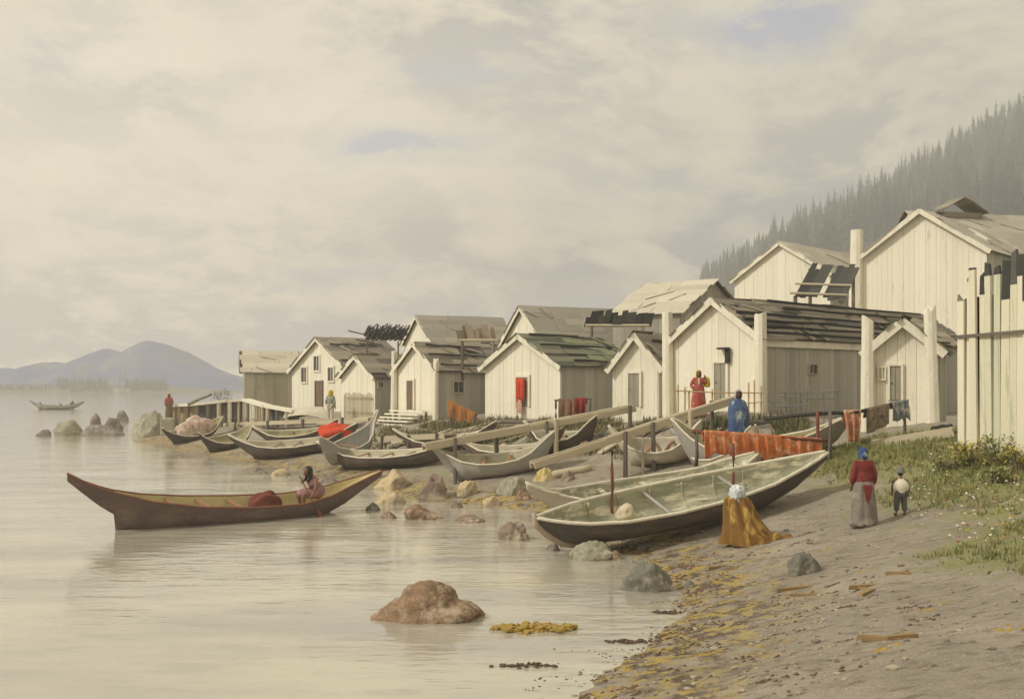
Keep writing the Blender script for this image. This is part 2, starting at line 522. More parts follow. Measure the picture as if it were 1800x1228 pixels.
# the low wood on the far island: one mass
wb = MB(); r2 = random.Random(11)
for k in range(620):
    px = r2.uniform(-60, 300); dens = .35 if 190 < px < 222 else 1
    if r2.random() > dens: continue
    d = r2.uniform(680, 712); x = fx(px, d)
    hh = r2.uniform(2.8, 6.2) * (1.35 if 100 < px < 190 or 222 < px < 290 else .8)
    z0 = 1.0
    for q in range(5):
        zz = z0 + hh * q / 5; w_ = hh * .22 * (1 - q / 5.5) * r2.uniform(.8, 1.2)
        ring = [(x + w_ * math.cos(a), d + w_ * math.sin(a), zz + r2.uniform(-.3, .3)) for a in (0, 1.25, 2.5, 3.77, 5.0)]
        for i in range(5): wb.face([ring[i], ring[(i + 1) % 5], (x, d, zz + hh * .32)])
m_wood = M('far_wood', (.025, .04, .02), (.045, .055, .03), .05, bump=0)
tag(wb.build('island_forest', m_wood, fix=False), 'low dark wood along the far shore of the inlet', 'forest', kind='stuff')
# ------------------------------------------------------------------ plank houses
UP = Vector((0, 0, 1))


def boards(mb, o, a, width, zlo, topf, out, bw=.3, mi=0, jit=.016, gap=.008, th=.035):
    """upright boards side by side from o along unit a; topf(t) gives the top height"""
    t = 0.0
    while t < width - .02:
        w_ = min(bw * random.uniform(.75, 1.25), width - t)
        if width - t - w_ < .1: w_ = width - t
        p = o + a * (t + gap / 2) + out * random.uniform(0, jit)
        e = a * (w_ - gap); n_ = out * th
        za, zb = topf(t), topf(t + w_)
        tm = t + w_ / 2
        lo = Vector((0, 0, zlo))
        if (topf(tm) - max(za, zb)) > .02:      # the board under the peak
            zm = topf(tm); h_ = e / 2
            mb.hexa([p + lo, p + h_ + lo, p + h_ + n_ + lo, p + n_ + lo, p + UP * za, p + h_ + UP * zm, p + h_ + n_ + UP * zm, p + n_ + UP * za], mi)
            p2 = p + h_
            mb.hexa([p2 + lo, p2 + h_ + lo, p2 + h_ + n_ + lo, p2 + n_ + lo, p2 + UP * zm, p2 + h_ + UP * zb, p2 + h_ + n_ + UP * zb, p2 + n_ + UP * zm], mi)
        else:
            mb.hexa([p + lo, p + e + lo, p + e + n_ + lo, p + n_ + lo, p + UP * za, p + e + UP * zb, p + e + n_ + UP * zb, p + n_ + UP * za], mi)
        t += w_


def slope_planks(mb, o, s, L, dn, D, nrm, rows=7, wild=.5, mi=0, sag=.0):
    """a roof slope: long planks in overlapping courses, some slipped, some missing"""
    rw = D / rows
    for k in range(rows):
        t = random.uniform(-.3, .1)
        while t < L:
            ln = random.uniform(1.0, 2.8)
            t1 = min(t + ln, L + random.uniform(-.05, .2))
            if random.random() > .07 * wild:
                sl = random.uniform(-.1, .12) * wild
                lift = nrm * (.045 + random.uniform(0, .03) * (1 + wild))
                p = o + s * max(t, -.12) + dn * (rw * k - .04 + sl) + lift
                tilt = dn * random.uniform(-.08, .08) * wild
                a = s * (t1 - max(t, -.12) - .02) + tilt
                mb.box(p, a, dn * (rw * 1.12) - nrm * random.uniform(.01, .035), nrm * .03, mi)
            t = t1
    for k in range(int(2 + 5 * wild * L / 6)):       # loose boards thrown on top to hold the rest down
        p = o + s * random.uniform(.1, L * .85) + dn * random.uniform(.1, D * .8) + nrm * .12
        a = random.uniform(.3, 1.45); ln = random.uniform(.9, 2.0)
        d1 = (s * math.cos(a) + dn * math.sin(a))
        ln = min(ln, (D * 1.02 - (p - o).dot(dn)) / max(.2, d1.dot(dn)))
        if ln < .3: continue
        d2 = (dn * math.cos(a) - s * math.sin(a))
        mb.box(p, d1 * ln, d2 * random.uniform(.1, .22), nrm * .03, mi)


class House:
    def __init__(h, label, uN, uG, uS, yE, yA, yB, d, yaw, cat='house', name='plank_house', wall=None, side=None, roof=None, mirror=False, rows=7, wild=.6,
                 over=.28, trim=True, bw=.3, group=None, deep=1.5, setw=None, setL=None):
        """uN: picture column of the near corner at distance d, uG: far end of the gable wall, uS: far end of the side wall; yE, yA, yB rows of eave, peak, foot"""
        a = R(yaw)
        u = lambda q: (q - 900.0) / F
        if not mirror:
            h.g = Vector((-math.cos(a), math.sin(a), 0)); h.s = Vector((math.sin(a), math.cos(a), 0))
        else:
            h.g = Vector((math.cos(a), math.sin(a), 0)); h.s = Vector((-math.sin(a), math.cos(a), 0))
        N0 = Vector((u(uN) * d, d, 0))

        def solve(q, v):
            return (u(q) * N0.y - N0.x) / (v.x - u(q) * v.y)
        h.w = setw or solve(uG, h.g); h.L = setL or solve(uS, h.s)
        zB = EYE - (yB - HZ) / F * d
        h.zg = zB
        O = Vector((N0.x, N0.y, zB)); h.O = O
        h.hw = (EYE - (yE - HZ) / F * d) - zB
        dm = d + h.g.y * h.w * .5
        h.ha = (EYE - (yA - HZ) / F * dm) - zB
        h.e = empty(name, O, label, cat, group)
        g, s, w, L, hw, ha = h.g, h.s, h.w, h.L, h.hw, h.ha
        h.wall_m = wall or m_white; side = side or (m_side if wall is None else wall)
        z0 = -deep
        Z = Vector((0, 0, 0))
        top = lambda t: hw + (ha - hw) * (1 - abs(2 * t / w - 1)) - .03
        flat = lambda t: hw - .03
        mb = MB()
        boards(mb, Z, g, w, z0, top, -s, bw)
        boards(mb, Z + g * w + s * L, -g, w, z0, lambda t: top(w - t), s, bw)
        # the dark inside that shows between the boards
        i = .05
        b0 = [g * i + s * i, g * (w - i) + s * i, g * (w - i) + s * (L - i), g * i + s * (L - i)]
        mb.hexa([p + UP * z0 for p in b0] + [p + UP * (hw - .08) for p in b0], 1)
        for q in (i, L - i):
            mb.face([g * i + s * q + UP * (hw - .09), g * (w - i) + s * q + UP * (hw - .09), g * w * .5 + s * q + UP * (ha - .1)], 1)
        h.wall = mb.build('wall', [h.wall_m, m_core], h.e)
        mb = MB()
        boards(mb, s * L, -s, L, z0, flat, -g, bw)
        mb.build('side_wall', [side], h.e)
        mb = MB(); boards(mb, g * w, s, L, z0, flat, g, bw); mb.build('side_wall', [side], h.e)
        # roof
        rise = ha - hw; half = w / 2; sl = math.hypot(rise, half)
        mb = MB(); ov = over * .9
        R0 = g * half + UP * (ha + .02) - s * over
        LL = L + 2 * over; D = sl + ov
        h.slopes = []
        for sg in (-1, 1):
            dn = (g * sg * half - UP * rise).normalized(); nr = (g * sg * rise + UP * half).normalized()
            mb.box(R0, s * LL, dn * D, nr * .035, 1)
            slope_planks(mb, R0, s, LL, dn, D, nr, rows, wild)
            h.slopes.append((R0.copy(), dn, nr, D, LL))
        h.roof = mb.build('roof', [roof or m_roof, m_core], h.e)
        if trim:
            for sg in (-1, 1):
                dn = (g * sg * half - UP * rise).normalized(); nr = (g * sg * rise + UP * half).normalized()
                tb = MB(); tb.box(R0 - s * .045 + nr * .05 + dn * .0 - nr * .22, s * .04, dn * (D + .05), nr * .25)
                tb.build('barge_board', m_trim, h.e)

    def on_gable(h, px):
        """distance along the gable wall that a picture column falls on"""
        u = (px - 900.0) / F
        return (u * h.O.y - h.O.x) / (h.g.x - u * h.g.y)

    def zat(h, t, py, along=None):
        v = along or h.g
        d = h.O.y + v.y * t
        return EYE - (py - HZ) / F * d - h.O.z

    def on_side(h, px):
        u = (px - 900.0) / F
        return (u * h.O.y - h.O.x) / (h.s.x - u * h.s.y)

    def opening(h, kind, px0, px1, py0, py1, side=False, mat=None, frame=None, fr=.09, label=None, ajar=False):
        a = h.s if side else h.g; out = -h.g if side else -h.s
        on = h.on_side if side else h.on_gable
        t0, t1 = sorted((on(px0), on(px1)))
        tm = (t0 + t1) / 2
        zt, zb = h.zat(tm, py0, a), h.zat(tm, py1, a)
        o = a * t0 + out * .055
        W_ = t1 - t0
        mb = MB(); mb.box(o + UP * zb, a * W_, UP * (zt - zb), out * .012)
        if kind == 'door' and mat is not m_core:
            k = max(2, int(W_ / .22))
            for i in range(k):
                mb.box(o + UP * (zb + .02) + a * (W_ * i / k + .012) + out * .012, a * (W_ / k - .02), UP * (zt - zb - .04), out * (.018 + .006 * (i % 2)))
        p = mb.build(kind, mat or (m_glass if kind == 'window' else m_door), h.e)
        if label: p['label'] = label
        f = MB(); th = .075
        f.box(o - a * fr + UP * (zb - (fr if kind == 'window' else 0)), a * fr, UP * (zt - zb + fr * (2 if kind == 'window' else 1)), out * th)
        f.box(o + a * W_ + UP * (zb - (fr if kind == 'window' else 0)), a * fr, UP * (zt - zb + fr * (2 if kind == 'window' else 1)), out * th)
        f.box(o + UP * zt, a * W_, UP * fr, out * (th - .004))
        if kind == 'window':
            f.box(o + UP * (zb - fr), a * W_, UP * fr, out * (th - .004))
            f.box(o + a * (W_ / 2 - .02) + UP * zb + out * .004, a * .04, UP * (zt - zb), out * .03)
        f.build('frame', frame or m_trim, p)
        if kind == 'door' and zt - zb > 1.0:
            k = MB(); c = o + a * W_ * .85 + UP * (zb + (zt - zb) * .5) + out * .05
            k.ball(c, .03, .03, .03, sub=1); k.build('handle', m_post, p)
        return p

    def post(h, t, along, ztop, r=.16, mat=None, out=.2, square=True, jag=False, name='corner_post'):
        a = h.s if along else h.g; o_ = -h.g if along else -h.s
        c = a * t + o_ * out
        mb = MB()
        if square:
            x = a * r; y = o_ * r
            p = [c - x - y, c + x - y, c + x + y, c - x + y]
            ln_ = a * random.uniform(-.07, .07); n_ = 10; segs = 9; rows = []
            for i in range(segs + 1):
                v = i / segs; zz = -1.5 + (ztop + 1.5) * v; rr = r * (1.08 - .2 * v)
                cc = c + ln_ * v * ztop * .5
                row = []
                for j in range(n_):
                    an = 6.2832 * j / n_; sq = 1 / max(abs(math.cos(an)), abs(math.sin(an))) * .55 + .5
                    w_ = rr * sq * (1 + .07 * noise.noise(Vector((an * 1.2, zz * 1.1, ztop * 7))))
                    zt_ = zz + ((random.uniform(-.3, .12) if jag else random.uniform(-.06, .05)) if i == segs else 0)
                    row.append(cc + a * (math.cos(an) * w_) + o_ * (math.sin(an) * w_) + UP * zt_)
                rows.append(row)
            mb.grid(rows, close=True); mb.face(rows[-1])
        else:
            mb.tube([c - UP * 1.2, c + UP * ztop * .5, c + UP * ztop], [r, r * .95, r * .9], 9)
        return mb.build(name, mat or m_trim, h.e)

    def roof_poles(h, n=3, side=0, mat=None, spec=None):
        R0, dn, nr, D, LL = h.slopes[side]
        for k in range(n):
            f0 = (k + .5) / n if spec is None else spec[k]
            a0 = random.uniform(0, .25) * LL; a1 = random.uniform(.7, 1.0) * LL
            mb = MB()
            pts = []
            for i in range(6):
                q = i / 5
                pts.append(R0 + h.s * (a0 + (a1 - a0) * q) + dn * (D * min(.97, f0 + random.uniform(-.02, .02) + q * .04)) + nr * .19)
            mb.tube(pts, [.06, .055, .055, .05, .045, .035], 6)
            mb.build('roof_pole', mat or m_dark, h.e)


# front row, from the far end of the village to the near one
h1 = House('low grey shed with pale roof at the far left end of the village', 432, 424, 520, 652, 619, 713, 78.5, 74, setw=4.5, cat='shed', name='plank_shed', wall=m_grey, roof=m_roof_pale, wild=.2, rows=5, trim=False)
h2 = House('white two storey house with three small windows and a narrow brown door', 612, 514, 720, 648, 595, 716, 69, 50, wild=.5)
for q in ((532, 541, 646, 671), (554, 563, 626, 651), (579, 588, 646, 669)):
    h2.opening('window', *q, fr=.11)
h2.opening('door', 557, 568, 671, 714, mat=m_doorbrown, frame=m_post, fr=.1)
h2.roof_poles(2, 0)
h3 = House('small low gabled shed with a picket screen, beside the yellow scarfed person', 660, 601, 712, 661, 626, 736, 61, 52, cat='shed', name='plank_shed', wild=.8, rows=5)
h3.opening('window', 664, 672, 671, 680, side=True, fr=.05, frame=m_grey)
sc_ = MB(); t0, t1 = h3.on_gable(610), h3.on_gable(657); t0, t1 = min(t0, t1), max(t0, t1)
zt = h3.zat(.5, 692); k = 0; tt = t0
while tt < t1:
    sc_.box(h3.g * tt - h3.s * .18 - UP * .1, h3.g * .06, UP * (zt + .1 + random.uniform(-.1, .1)), -h3.s * .03); tt += .15
sc_.box(h3.g * t0 - h3.s * .149 + UP * zt * .8, h3.g * (t1 - t0), UP * .07, h3.s * .03); sc_.box(h3.g * t0 - h3.s * .149 + UP * .3, h3.g * (t1 - t0), UP * .07, h3.s * .03)
sc_.build('picket_screen', m_pole, h3.e)
h4 = House('white gabled house with a brown door, steps and two tall square corner posts', 771, 697, 890, 650, 603, 727, 56, 54, wild=.9, rows=7)
h4.opening('door', 718, 729, 669, 719, mat=m_doorbrown, fr=.12)
h4.opening('window', 796, 813, 671, 689, side=True, fr=.07, frame=m_grey)
h4.post(0.0, 0, h4.zat(0, 630), .14, jag=True); h4.post(h4.w, 0, h4.zat(h4.w, 617), .16)
h4.roof_poles(3, 0)
st = MB()
for i in range(5):
    zz = h4.zat(h4.w * .5, 721) - i * .17; dd = .35 + i * .3
    st.box(h4.g * (h4.w * .12) - h4.s * (dd + .32) + UP * (zz - .07), h4.g * h4.w * .8, h4.s * .34, UP * .07, 0)
    st.box(h4.g * (h4.w * .14) - h4.s * (dd + .05) + UP * (zz - .9), h4.g * .1, h4.s * .1, UP * .82, 1); st.box(h4.g * (h4.w * .88) - h4.s * (dd + .05) + UP * (zz - .9), h4.g * .1, h4.s * .1, UP * .82, 1)
st.build('steps', [m_trim, m_doorbrown], h4.e)
h5 = House('wide white gabled house with moss patched roof and red cloth in its doorway', 986, 854, 1120, 641, 590, 741, 50, 50, wild=.9, rows=8, roof=m_roof_moss)
h5.opening('door', 910, 931, 663, 714, mat=m_door, fr=.12)
h5.roof_poles(3, 0, spec=[.06, .4, .9])
h6 = House('small white gabled house with grey door, squeezed beside the tall square posts', 1164, 1078, 1215, 643, 588, 735, 44.5, 38, wild=1.0, rows=6)
h6.opening('door', 1107, 1126, 656, 714, fr=.1)
h6.roof_poles(2, 0)
h6.post(h6.w * .02, 0, h6.zat(0, 640), .1)
h8 = House('large white house with a long plank roof standing between two very tall square posts', 1338, 1186, 1700, 590, 527, 738, 38, 50, wild=1.0, rows=8)
h8.opening('door', 1259, 1279, 638, 706, fr=.1)
h8.opening('window', 1419, 1433, 641, 656, side=True, fr=.03, frame=m_grey)
h8.post(h8.w + .12, 0, h8.zat(h8.w, 549), .19); h8.post(-.12, 0, h8.zat(0, 552), .20)
h8.roof_poles(6, 0, spec=[.05, .22, .45, .62, .78, .95])
hb_ = MB(); tq = h8.on_gable(1283)
hb_.box(h8.g * (tq - .1) - h8.s * .12 + UP * h8.zat(tq, 638), h8.g * .2, -h8.s * .05, UP * .5); hb_.box(h8.g * (tq - .1) - h8.s * .1 + UP * (h8.zat(tq, 614)), h8.g * .45, -h8.s * .22, UP * .07)
hb_.build('lamp_bracket', m_dark, h8.e)
ev = MB(); ev.box(-h8.g * .1 + UP * (h8.hw - .38) + h8.s * .1, h8.s * (h8.L * .72), -h8.g * .06, UP * .24); ev.build('eave_board', m_trim, h8.e)
h9 = House('narrow white hut with ragged green patched roof, next to the tall plank stockade', 1650, 1527, 1702, 612, 564, 740, 32.5, 24, setL=4.5, cat='hut', name='plank_hut', wild=1.2, rows=6, roof=m_roof_moss)
h9.opening('door', 1565, 1584, 643, 703, fr=.07)
h9.post(h9.w + .02, 0, h9.zat(h9.w, 556), .19, jag=True); h9.post(.12, 0, h9.zat(0, 541), .19, jag=True)
h9.opening('window', 1546, 1556, 646, 666, fr=.04, mat=m_grey)

# upper row, behind
u1 = House('broad white house highest on the slope at the right, grey roof and tall square chimney', 1735, 1513, 1960, 437, 371, 560, 58, 40, setL=11, wild=.4, rows=6, roof=m_roof_lt, deep=5, over=.35)
u1.post(u1.w + .25, 0, u1.zat(u1.w, 405), .34, name='chimney')
vb_ = MB(); R0, dn, nr, D, LL = u1.slopes[0]
vb_.box(R0 + u1.s * LL * .38 + dn * D * .3 + nr * .03, u1.s * 1.1, dn * 1.3, nr * .16); vb_.build('roof_hatch', m_trim, u1.e)
u2 = House('pale gabled house on the slope behind the dark lattice roof, left of the chimney', 1460, 1292, 1640, 478, 427, 600, 68, 45, setL=9, wild=.3, rows=6, roof=m_roof_lt, deep=5)
u3 = House('low pale roofed house half hidden behind the tall posts, with a brown gable end', 1196, 1306, 1078, 548, 494, 600, 62, 52, mirror=True, wild=.4, rows=6, roof=m_roof_pale, deep=4, wall=m_roof_grey, trim=False, cat='house')
u4 = House('house with a big plain grey roof standing behind the moss roofed house', 958, 885, 1130, 600, 540, 660, 64, 62, wild=.3, rows=6, roof=m_roof_grey, deep=4)
u5 = House('house with a flat grey roof rising behind the house with two corner posts', 762, 712, 905, 600, 556, 660, 76, 62, wild=.3, rows=6, roof=m_roof_grey, deep=4)
u6 = House('long brown grey roofed house behind the highest gabled house at the right edge', 1655, 1640, 1900, 436, 373, 560, 70, 76, setw=7, setL=16, wild=.5, rows=6, roof=m_roof_lt, deep=6, trim=False)
R0, dn, nr, D, LL = u6.slopes[0]
tq = .0; hm = MB(); bx = u6.s * ((fx(1730, 72) - u6.O.x) / u6.s.x) + u6.g * (u6.w * .5) + UP * (u6.ha - .1)
for sg in (-1, 1):
    for k in range(6):
        p = bx + u6.s * (sg * (k * .3)) + UP * (1.15 - k * .17 + random.uniform(-.04, .04))
        hm.box(p - u6.g * .9, u6.s * sg * .34 - UP * .2, u6.g * 1.8, UP * .05)
hm.box(bx - u6.s * 1.5 - u6.g * .6 - UP * .2, u6.s * 3.0, u6.g * 1.2, UP * .35)
hm.build('smoke_hood', m_roof, u6.e)

# tall plank stockade at the right edge
A0 = P(1692, 757, 27.0); A1 = P(1830, 757, 24.0)
fe = empty('plank_stockade', A0, 'tall pale stockade of upright planks with charred dark tops at the right edge', 'fence')
dv = (A1 - A0); dv.z = 0; Lf = dv.length; a = dv.normalized(); out = Vector((a.y, -a.x, 0))
m_stock = M('greenish_white_planks', (.74, .68, .53), (.62, .60, .45), 1.4, isl=[(.76, .70, .55), (.66, .63, .48), (.80, .74, .58), (.58, .57, .42), (.72, .66, .5)], stain=(.36, .40, .24), stain_at=(.55, .75), stretch=(3, 3, .4))
mb = MB(); tp = MB(); t_ = 0; dk = MB()
while t_ < Lf:
    w_ = random.uniform(.2, .4)
    q = t_ / Lf; px = 1692 + 138 * q
    top = EYE - (np.interp(px, [1690, 1700, 1722, 1760, 1800, 1840], [520, 500, 474, 462, 450, 446]) - HZ) / F * (27 - 3 * q) - A0.z + random.uniform(-.16, .16)
    ln_ = a * random.uniform(-.03, .02) * top
    p = a * t_ + out * random.uniform(0, .1)
    cut = top - (random.uniform(.25, .9) if px > 1725 else random.uniform(.03, .1))
    wt = (w_ - .02) * random.uniform(.88, 1.0); wb = w_ - .015
    th = out * .06; f_ = cut / top
    lo = [p - UP * 1.0, p + a * wb - UP * 1.0, p + a * wb + th - UP * 1.0, p + th - UP * 1.0]
    pc = p + ln_ * f_; hi = [pc + UP * cut, pc + a * wt + UP * cut, pc + a * wt + th + UP * cut, pc + th + UP * cut]
    (dk if random.random() < .14 else mb).hexa(lo + hi)
    pt = p + ln_; e1, e2 = random.uniform(-.12, .1), random.uniform(-.12, .1); wq = wt * random.uniform(.55, 1)
    tp.hexa([q_ + out * .004 for q_ in hi] + [pt + UP * (top + e1), pt + a * wq + UP * (top + e2), pt + a * wq + th * .8 + UP * (top + e2), pt + th * .8 + UP * (top + e1)])
    t_ += w_
mb.box(-out * .16 - UP * .6, a * Lf, out * .1, UP * 3.9, 1)
mb.build('board_wall', [m_stock, m_core], fe); tp.build('charred_top', M('charred_plank_tops', (.06, .06, .05), (.14, .135, .11), 5, isl=[(.05, .05, .045), (.11, .105, .09), (.22, .21, .17), (.04, .04, .04)]), fe)
dk.build('dark_board', M('mossy_dark_boards', (.22, .23, .16), (.14, .14, .10), 2, stretch=(3, 3, .4)), fe)
rl = MB(); rl.box(UP * (EYE - (591 - HZ) / F * 26 - A0.z) + out * .14, a * Lf, out * .05, UP * .07); rl.build('rail', m_post, fe)

# dark open roof frame between the upper houses
e = empty('lattice_roof', P(1450, 520, 52), 'dark open roof of slanting boards leaning between the upper houses', 'roof')
o = Vector((0, 0, 0)); mb = MB()
pa, pb, pc, pd = (P(1398, 520, 51), P(1476, 524, 50), P(1500, 474, 53), P(1424, 472, 54))
c0 = P(1450, 520, 52)
for i in range(9):
    q = i / 8
    b_, t_ = pa.lerp(pb, q) - c0, pd.lerp(pc, q) - c0
    if i in (4,): continue
    sd_ = (pb - pa).normalized() * .26; nn = sd_.cross(t_ - b_).normalized() * .05
    mb.box(b_ - (t_ - b_) * random.uniform(0, .15), sd_, (t_ - b_) * random.uniform(1.0, 1.25), nn)
mb.build('slant_board', m_dark, e)
mb = MB()
for f_ in (.35, .02): mb.tube([(pa.lerp(pd, f_) - c0) + Vector((-.3, -.15, .1)), (pb.lerp(pc, f_) - c0) + Vector((.3, -.15, .1))], .06, 6)
mb.build('batten', m_pole, e)
mb = MB()
for q in (pa, pb, pc, pd): mb.tube([q - c0, q - c0 - UP * 4], .09, 6)
mb.build('support', m_post, e)


def jagged(name, label, cat, px0, px1, py0, py1, d, n, lean, mat, wid=.3, drop_=2.5):
    """a row of stakes or boards standing up with ragged tops"""
    c = P((px0 + px1) / 2, py1, d); e = empty(name, c, label, cat); mb = MB()
    for i in range(n):
        q = (i + random.uniform(-.2, .2)) / (n - 1)
        b_ = P(px0 + (px1 - px0) * q, py1, d + random.uniform(-.3, .3)) - c
        h_ = (py1 - py0) / F * d * random.uniform(.55, 1.05)
        w_ = wid * random.uniform(.6, 1.3)
        mb.hexa([b_ + Vector((-w_ / 2, 0, 0)), b_ + Vector((w_ / 2, 0, 0)), b_ + Vector((w_ / 2, .06, 0)), b_ + Vector((-w_ / 2, .06, 0)),
                 b_ + Vector((-w_ / 2 + lean * h_, 0, h_)), b_ + Vector((w_ / 2 + lean * h_, 0, h_ * 1.06)), b_ + Vector((w_ / 2 + lean * h_, .06, h_ * 1.06)), b_ + Vector((-w_ / 2 + lean * h_, .06, h_))])
    mb.build('stake', mat, e)
    mb = MB(); b0 = P(px0 - 6, py1 - 2, d - .2) - c; b1 = P(px1 + 6, py1 - 2, d - .2) - c
    mb.tube([b0, b1], .09, 6); mb.build('beam', m_pole, e)
    mb = MB()
    for q in (b0.lerp(b1, .1), b0.lerp(b1, .9)): mb.tube([q, q - UP * drop_], .08, 6)
    mb.build('support', m_post, e)
    return e


jagged('stake_screen', 'ragged dark stakes standing on a pale beam behind the moss roofed house', 'screen', 1035, 1135, 545, 574, 56, 11, .25, m_dark, .5)
jagged('board_rack', 'brownish loose boards leaning on a rack above the corner posted house roof', 'rack', 812, 868, 572, 600, 57, 7, -.2, M('brown_loose_boards', (.36, .27, .2), (.28, .22, .17), 4, isl=[(.38, .28, .21), (.3, .24, .18), (.2, .17, .13), (.42, .34, .26)]), .35)
# brush pile above the roof of the two storey house
c = P(672, 598, 71); e = empty('brush_pile', c, 'black tangle of brushwood heaped on the roof ridge of the house with three windows', 'brush pile')
mb = MB()
for i in range(150):
    b_ = P(random.uniform(640, 705), random.uniform(585, 599), 71 + random.uniform(-.5, .5)) - c
    mb.tube([b_, b_ + Vector((random.uniform(.1, .9), random.uniform(-.2, .2), random.uniform(.2, .75)))], [.05, .03], 4)
mb.build('stick', m_dark, e)
mb = MB(); mb.tube([P(612, 581, 71) - c, P(650, 590, 71) - c, P(712, 597, 71) - c], .05, 5); mb.tube([P(645, 600, 71) - c, P(645, 640, 71) - c], .06, 5); mb.tube([P(700, 600, 71) - c, P(700, 640, 71) - c], .06, 5)
mb.build('pole', m_post, e)
for hh in (h1, h2, h3, h4, h5, h6, h8, h9, u1, u2, u3, u4, u5, u6):
    print(hh.e.name, 'w %.1f L %.1f hw %.1f ha %.1f zg %.2f ground %.2f' % (hh.w, hh.L, hh.hw, hh.ha, hh.zg, H(hh.O.x, hh.O.y)))
# ------------------------------------------------------------------ dugout canoes
m_hull = M('dark_weathered_hull', (.115, .095, .080), (.075, .065, .06), 2.2, rough=.75, stain=(.20, .16, .125), stain_at=(.5, .72), stretch=(.4, 1.5, 1.5), grain=.25)
m_hullbrown = M('brown_violet_hull', (.185, .125, .105), (.12, .09, .085), 1.8, rough=.7, stain=(.25, .19, .14), stain_at=(.52, .72), stretch=(.5, 1.5, 1.5), grain=.22)
m_hullgrey = M('silver_grey_hull', (.42, .40, .36), (.30, .29, .265), 1.8, rough=.8, stain=(.56, .51, .42), stain_at=(.55, .75), stretch=(.5, 1.5, 1.5))
m_hullpale = M('pale_worn_hull', (.62, .56, .44), (.50, .45, .36), 1.8, rough=.8, stain=(.36, .33, .27), stain_at=(.55, .75), stretch=(.5, 1.5, 1.5))
m_inside = M('pale_canoe_inside', (.56, .51, .38), (.42, .40, .30), 2.2, stain=(.30, .31, .23), stain_at=(.52, .7), stretch=(.5, 1.5, 1.5))
m_insgreen = M('greenish_canoe_inside', (.44, .42, .30), (.25, .255, .18), 2.6, stain=(.70, .64, .48), stain_at=(.50, .60), stain_scale=2.2, stretch=(.4, 2.2, 2.2), bump=.5)
m_insolive = M('olive_canoe_inside', (.36, .33, .18), (.27, .26, .15), 2.5, stain=(.55, .48, .33), stain_at=(.55, .7))
m_insyellow = M('yellowish_canoe_inside', (.62, .53, .28), (.52, .44, .24), 2.5, stain=(.36, .26, .15), stain_at=(.6, .75))
m_gun = M('pale_gunwale', (.76, .70, .56), (.60, .55, .44), 4, stain=(.36, .32, .26), stain_at=(.6, .75))
m_gunbrown = M('brown_gunwale', (.28, .13, .085), (.20, .10, .07), 5)
m_thwart = M('brown_thwart', (.36, .20, .11), (.28, .15, .09), 5)

# s along the hull 0..1, sheer, keel, half width
NORTH = [(0, 1.30, 1.10, .03), (.055, 1.08, .72, .06), (.11, .92, .42, .12), (.15, .83, .18, .19), (.165, .81, .02, .22), (.24, .68, -.02, .40), (.38, .57, 0, .58), (.55, .52, 0, .63), (.70, .55, 0, .56),
         (.80, .66, .06, .42), (.88, .86, .30, .28), (.95, 1.02, .66, .15), (1.0, 1.12, .92, .05)]


PROW = [(0, 1.75, 1.45, .05), (.03, 1.62, .75, .12), (.07, 1.36, .25, .20), (.12, 1.12, .05, .30), (.2, .86, 0, .44), (.35, .66, 0, .58), (.55, .60, 0, .62), (.72, .64, .02, .55), (.84, .76, .14, .40), (.93, .90, .42, .22), (1, .98, .78, .05)]


def canoe(label, L, table, M4, hull, inside, gun, thw=(.3, .45, .6, .75), beam=1.0, group='dugout canoes', name='dugout_canoe', gr=.03, hs=1.0, cat='canoe', n=64, thmat=None):
    e = empty(name, (0, 0, 0), label, cat, group, mat=M4)
    ts = np.array([r_[0] for r_ in table])
    col = lambda k, q: float(np.interp(q, ts, [r_[k] for r_ in table]))
    ss = sorted(set([i / n for i in range(n + 1)] + [float(x) for x in ts]))
    out, inn, edgeL, edgeR = [], [], [], []
    K = 9
    for q in ss:
        sh, ke, hb = col(1, q) * hs, col(2, q) * hs, col(3, q) * beam
        p = 1.3 + 2.2 * min(1, hb / (.6 * beam))
        rowo, rowi = [], []
        th = min(.05, hb * .5)
        deep = max(.015, (sh - ke - .07)) * min(1, max(0, (hb - .08 * beam) / (.25 * beam)))
        for j in range(-K, K + 1):
            f = abs(j) / K; sg = 1 if j > 0 else -1
            v = 1 - f                       # 0 at the sheer, 1 at the keel
            y = hb * (1 - v ** p) ** .9 if v < 1 else 0.0
            y += hb * .08 * (1 - v) ** 3     # flare
            rowo.append((q * L, sg * y, sh - (sh - ke) * v))
            yi = max(0, y - th)
            rowi.append((q * L, sg * yi, sh - .004 - deep * v ** .9))
        out.append(rowo); inn.append(rowi)
        edgeL.append(Vector(rowo[0])); edgeR.append(Vector(rowo[-1]))
    mb = MB(); mb.grid(out)
    for row in (out[0], out[-1]):
        c = Vector((0, 0, 0))
        for p in row: c += Vector(p)
        mb.v.append(tuple(c / len(row))); ci = len(mb.v) - 1; b = out.index(row) * len(row)
        for j in range(len(row) - 1): mb.f.append((b + j, b + j + 1, ci)); mb.m.append(0)
        mb.f.append((b + len(row) - 1, b, ci)); mb.m.append(0)
    mb.build('hull', hull, e, smooth=True)
    mi = MB(); mi.grid(inn)
    # the rim closes the gap between outside and inside
    for sd in (0, -1):
        mi.grid([[r_[sd] for r_ in out], [r_[sd] for r_ in inn]])
    mi.build('interior', inside, e, smooth=True)
    for E in (edgeL, edgeR):
        g_ = MB(); g_.tube([p + Vector((0, 0, .01)) for p in E], gr, 6); g_.build('gunwale', gun, e, smooth=True)
    for q in thw:
        sh, hb = col(1, q) * hs, col(3, q) * beam
        t_ = MB(); t_.cbox((q * L, 0, sh - .09), .11, hb * 1.94, .035); t_.build('thwart', thmat or m_thwart, e)
    return e


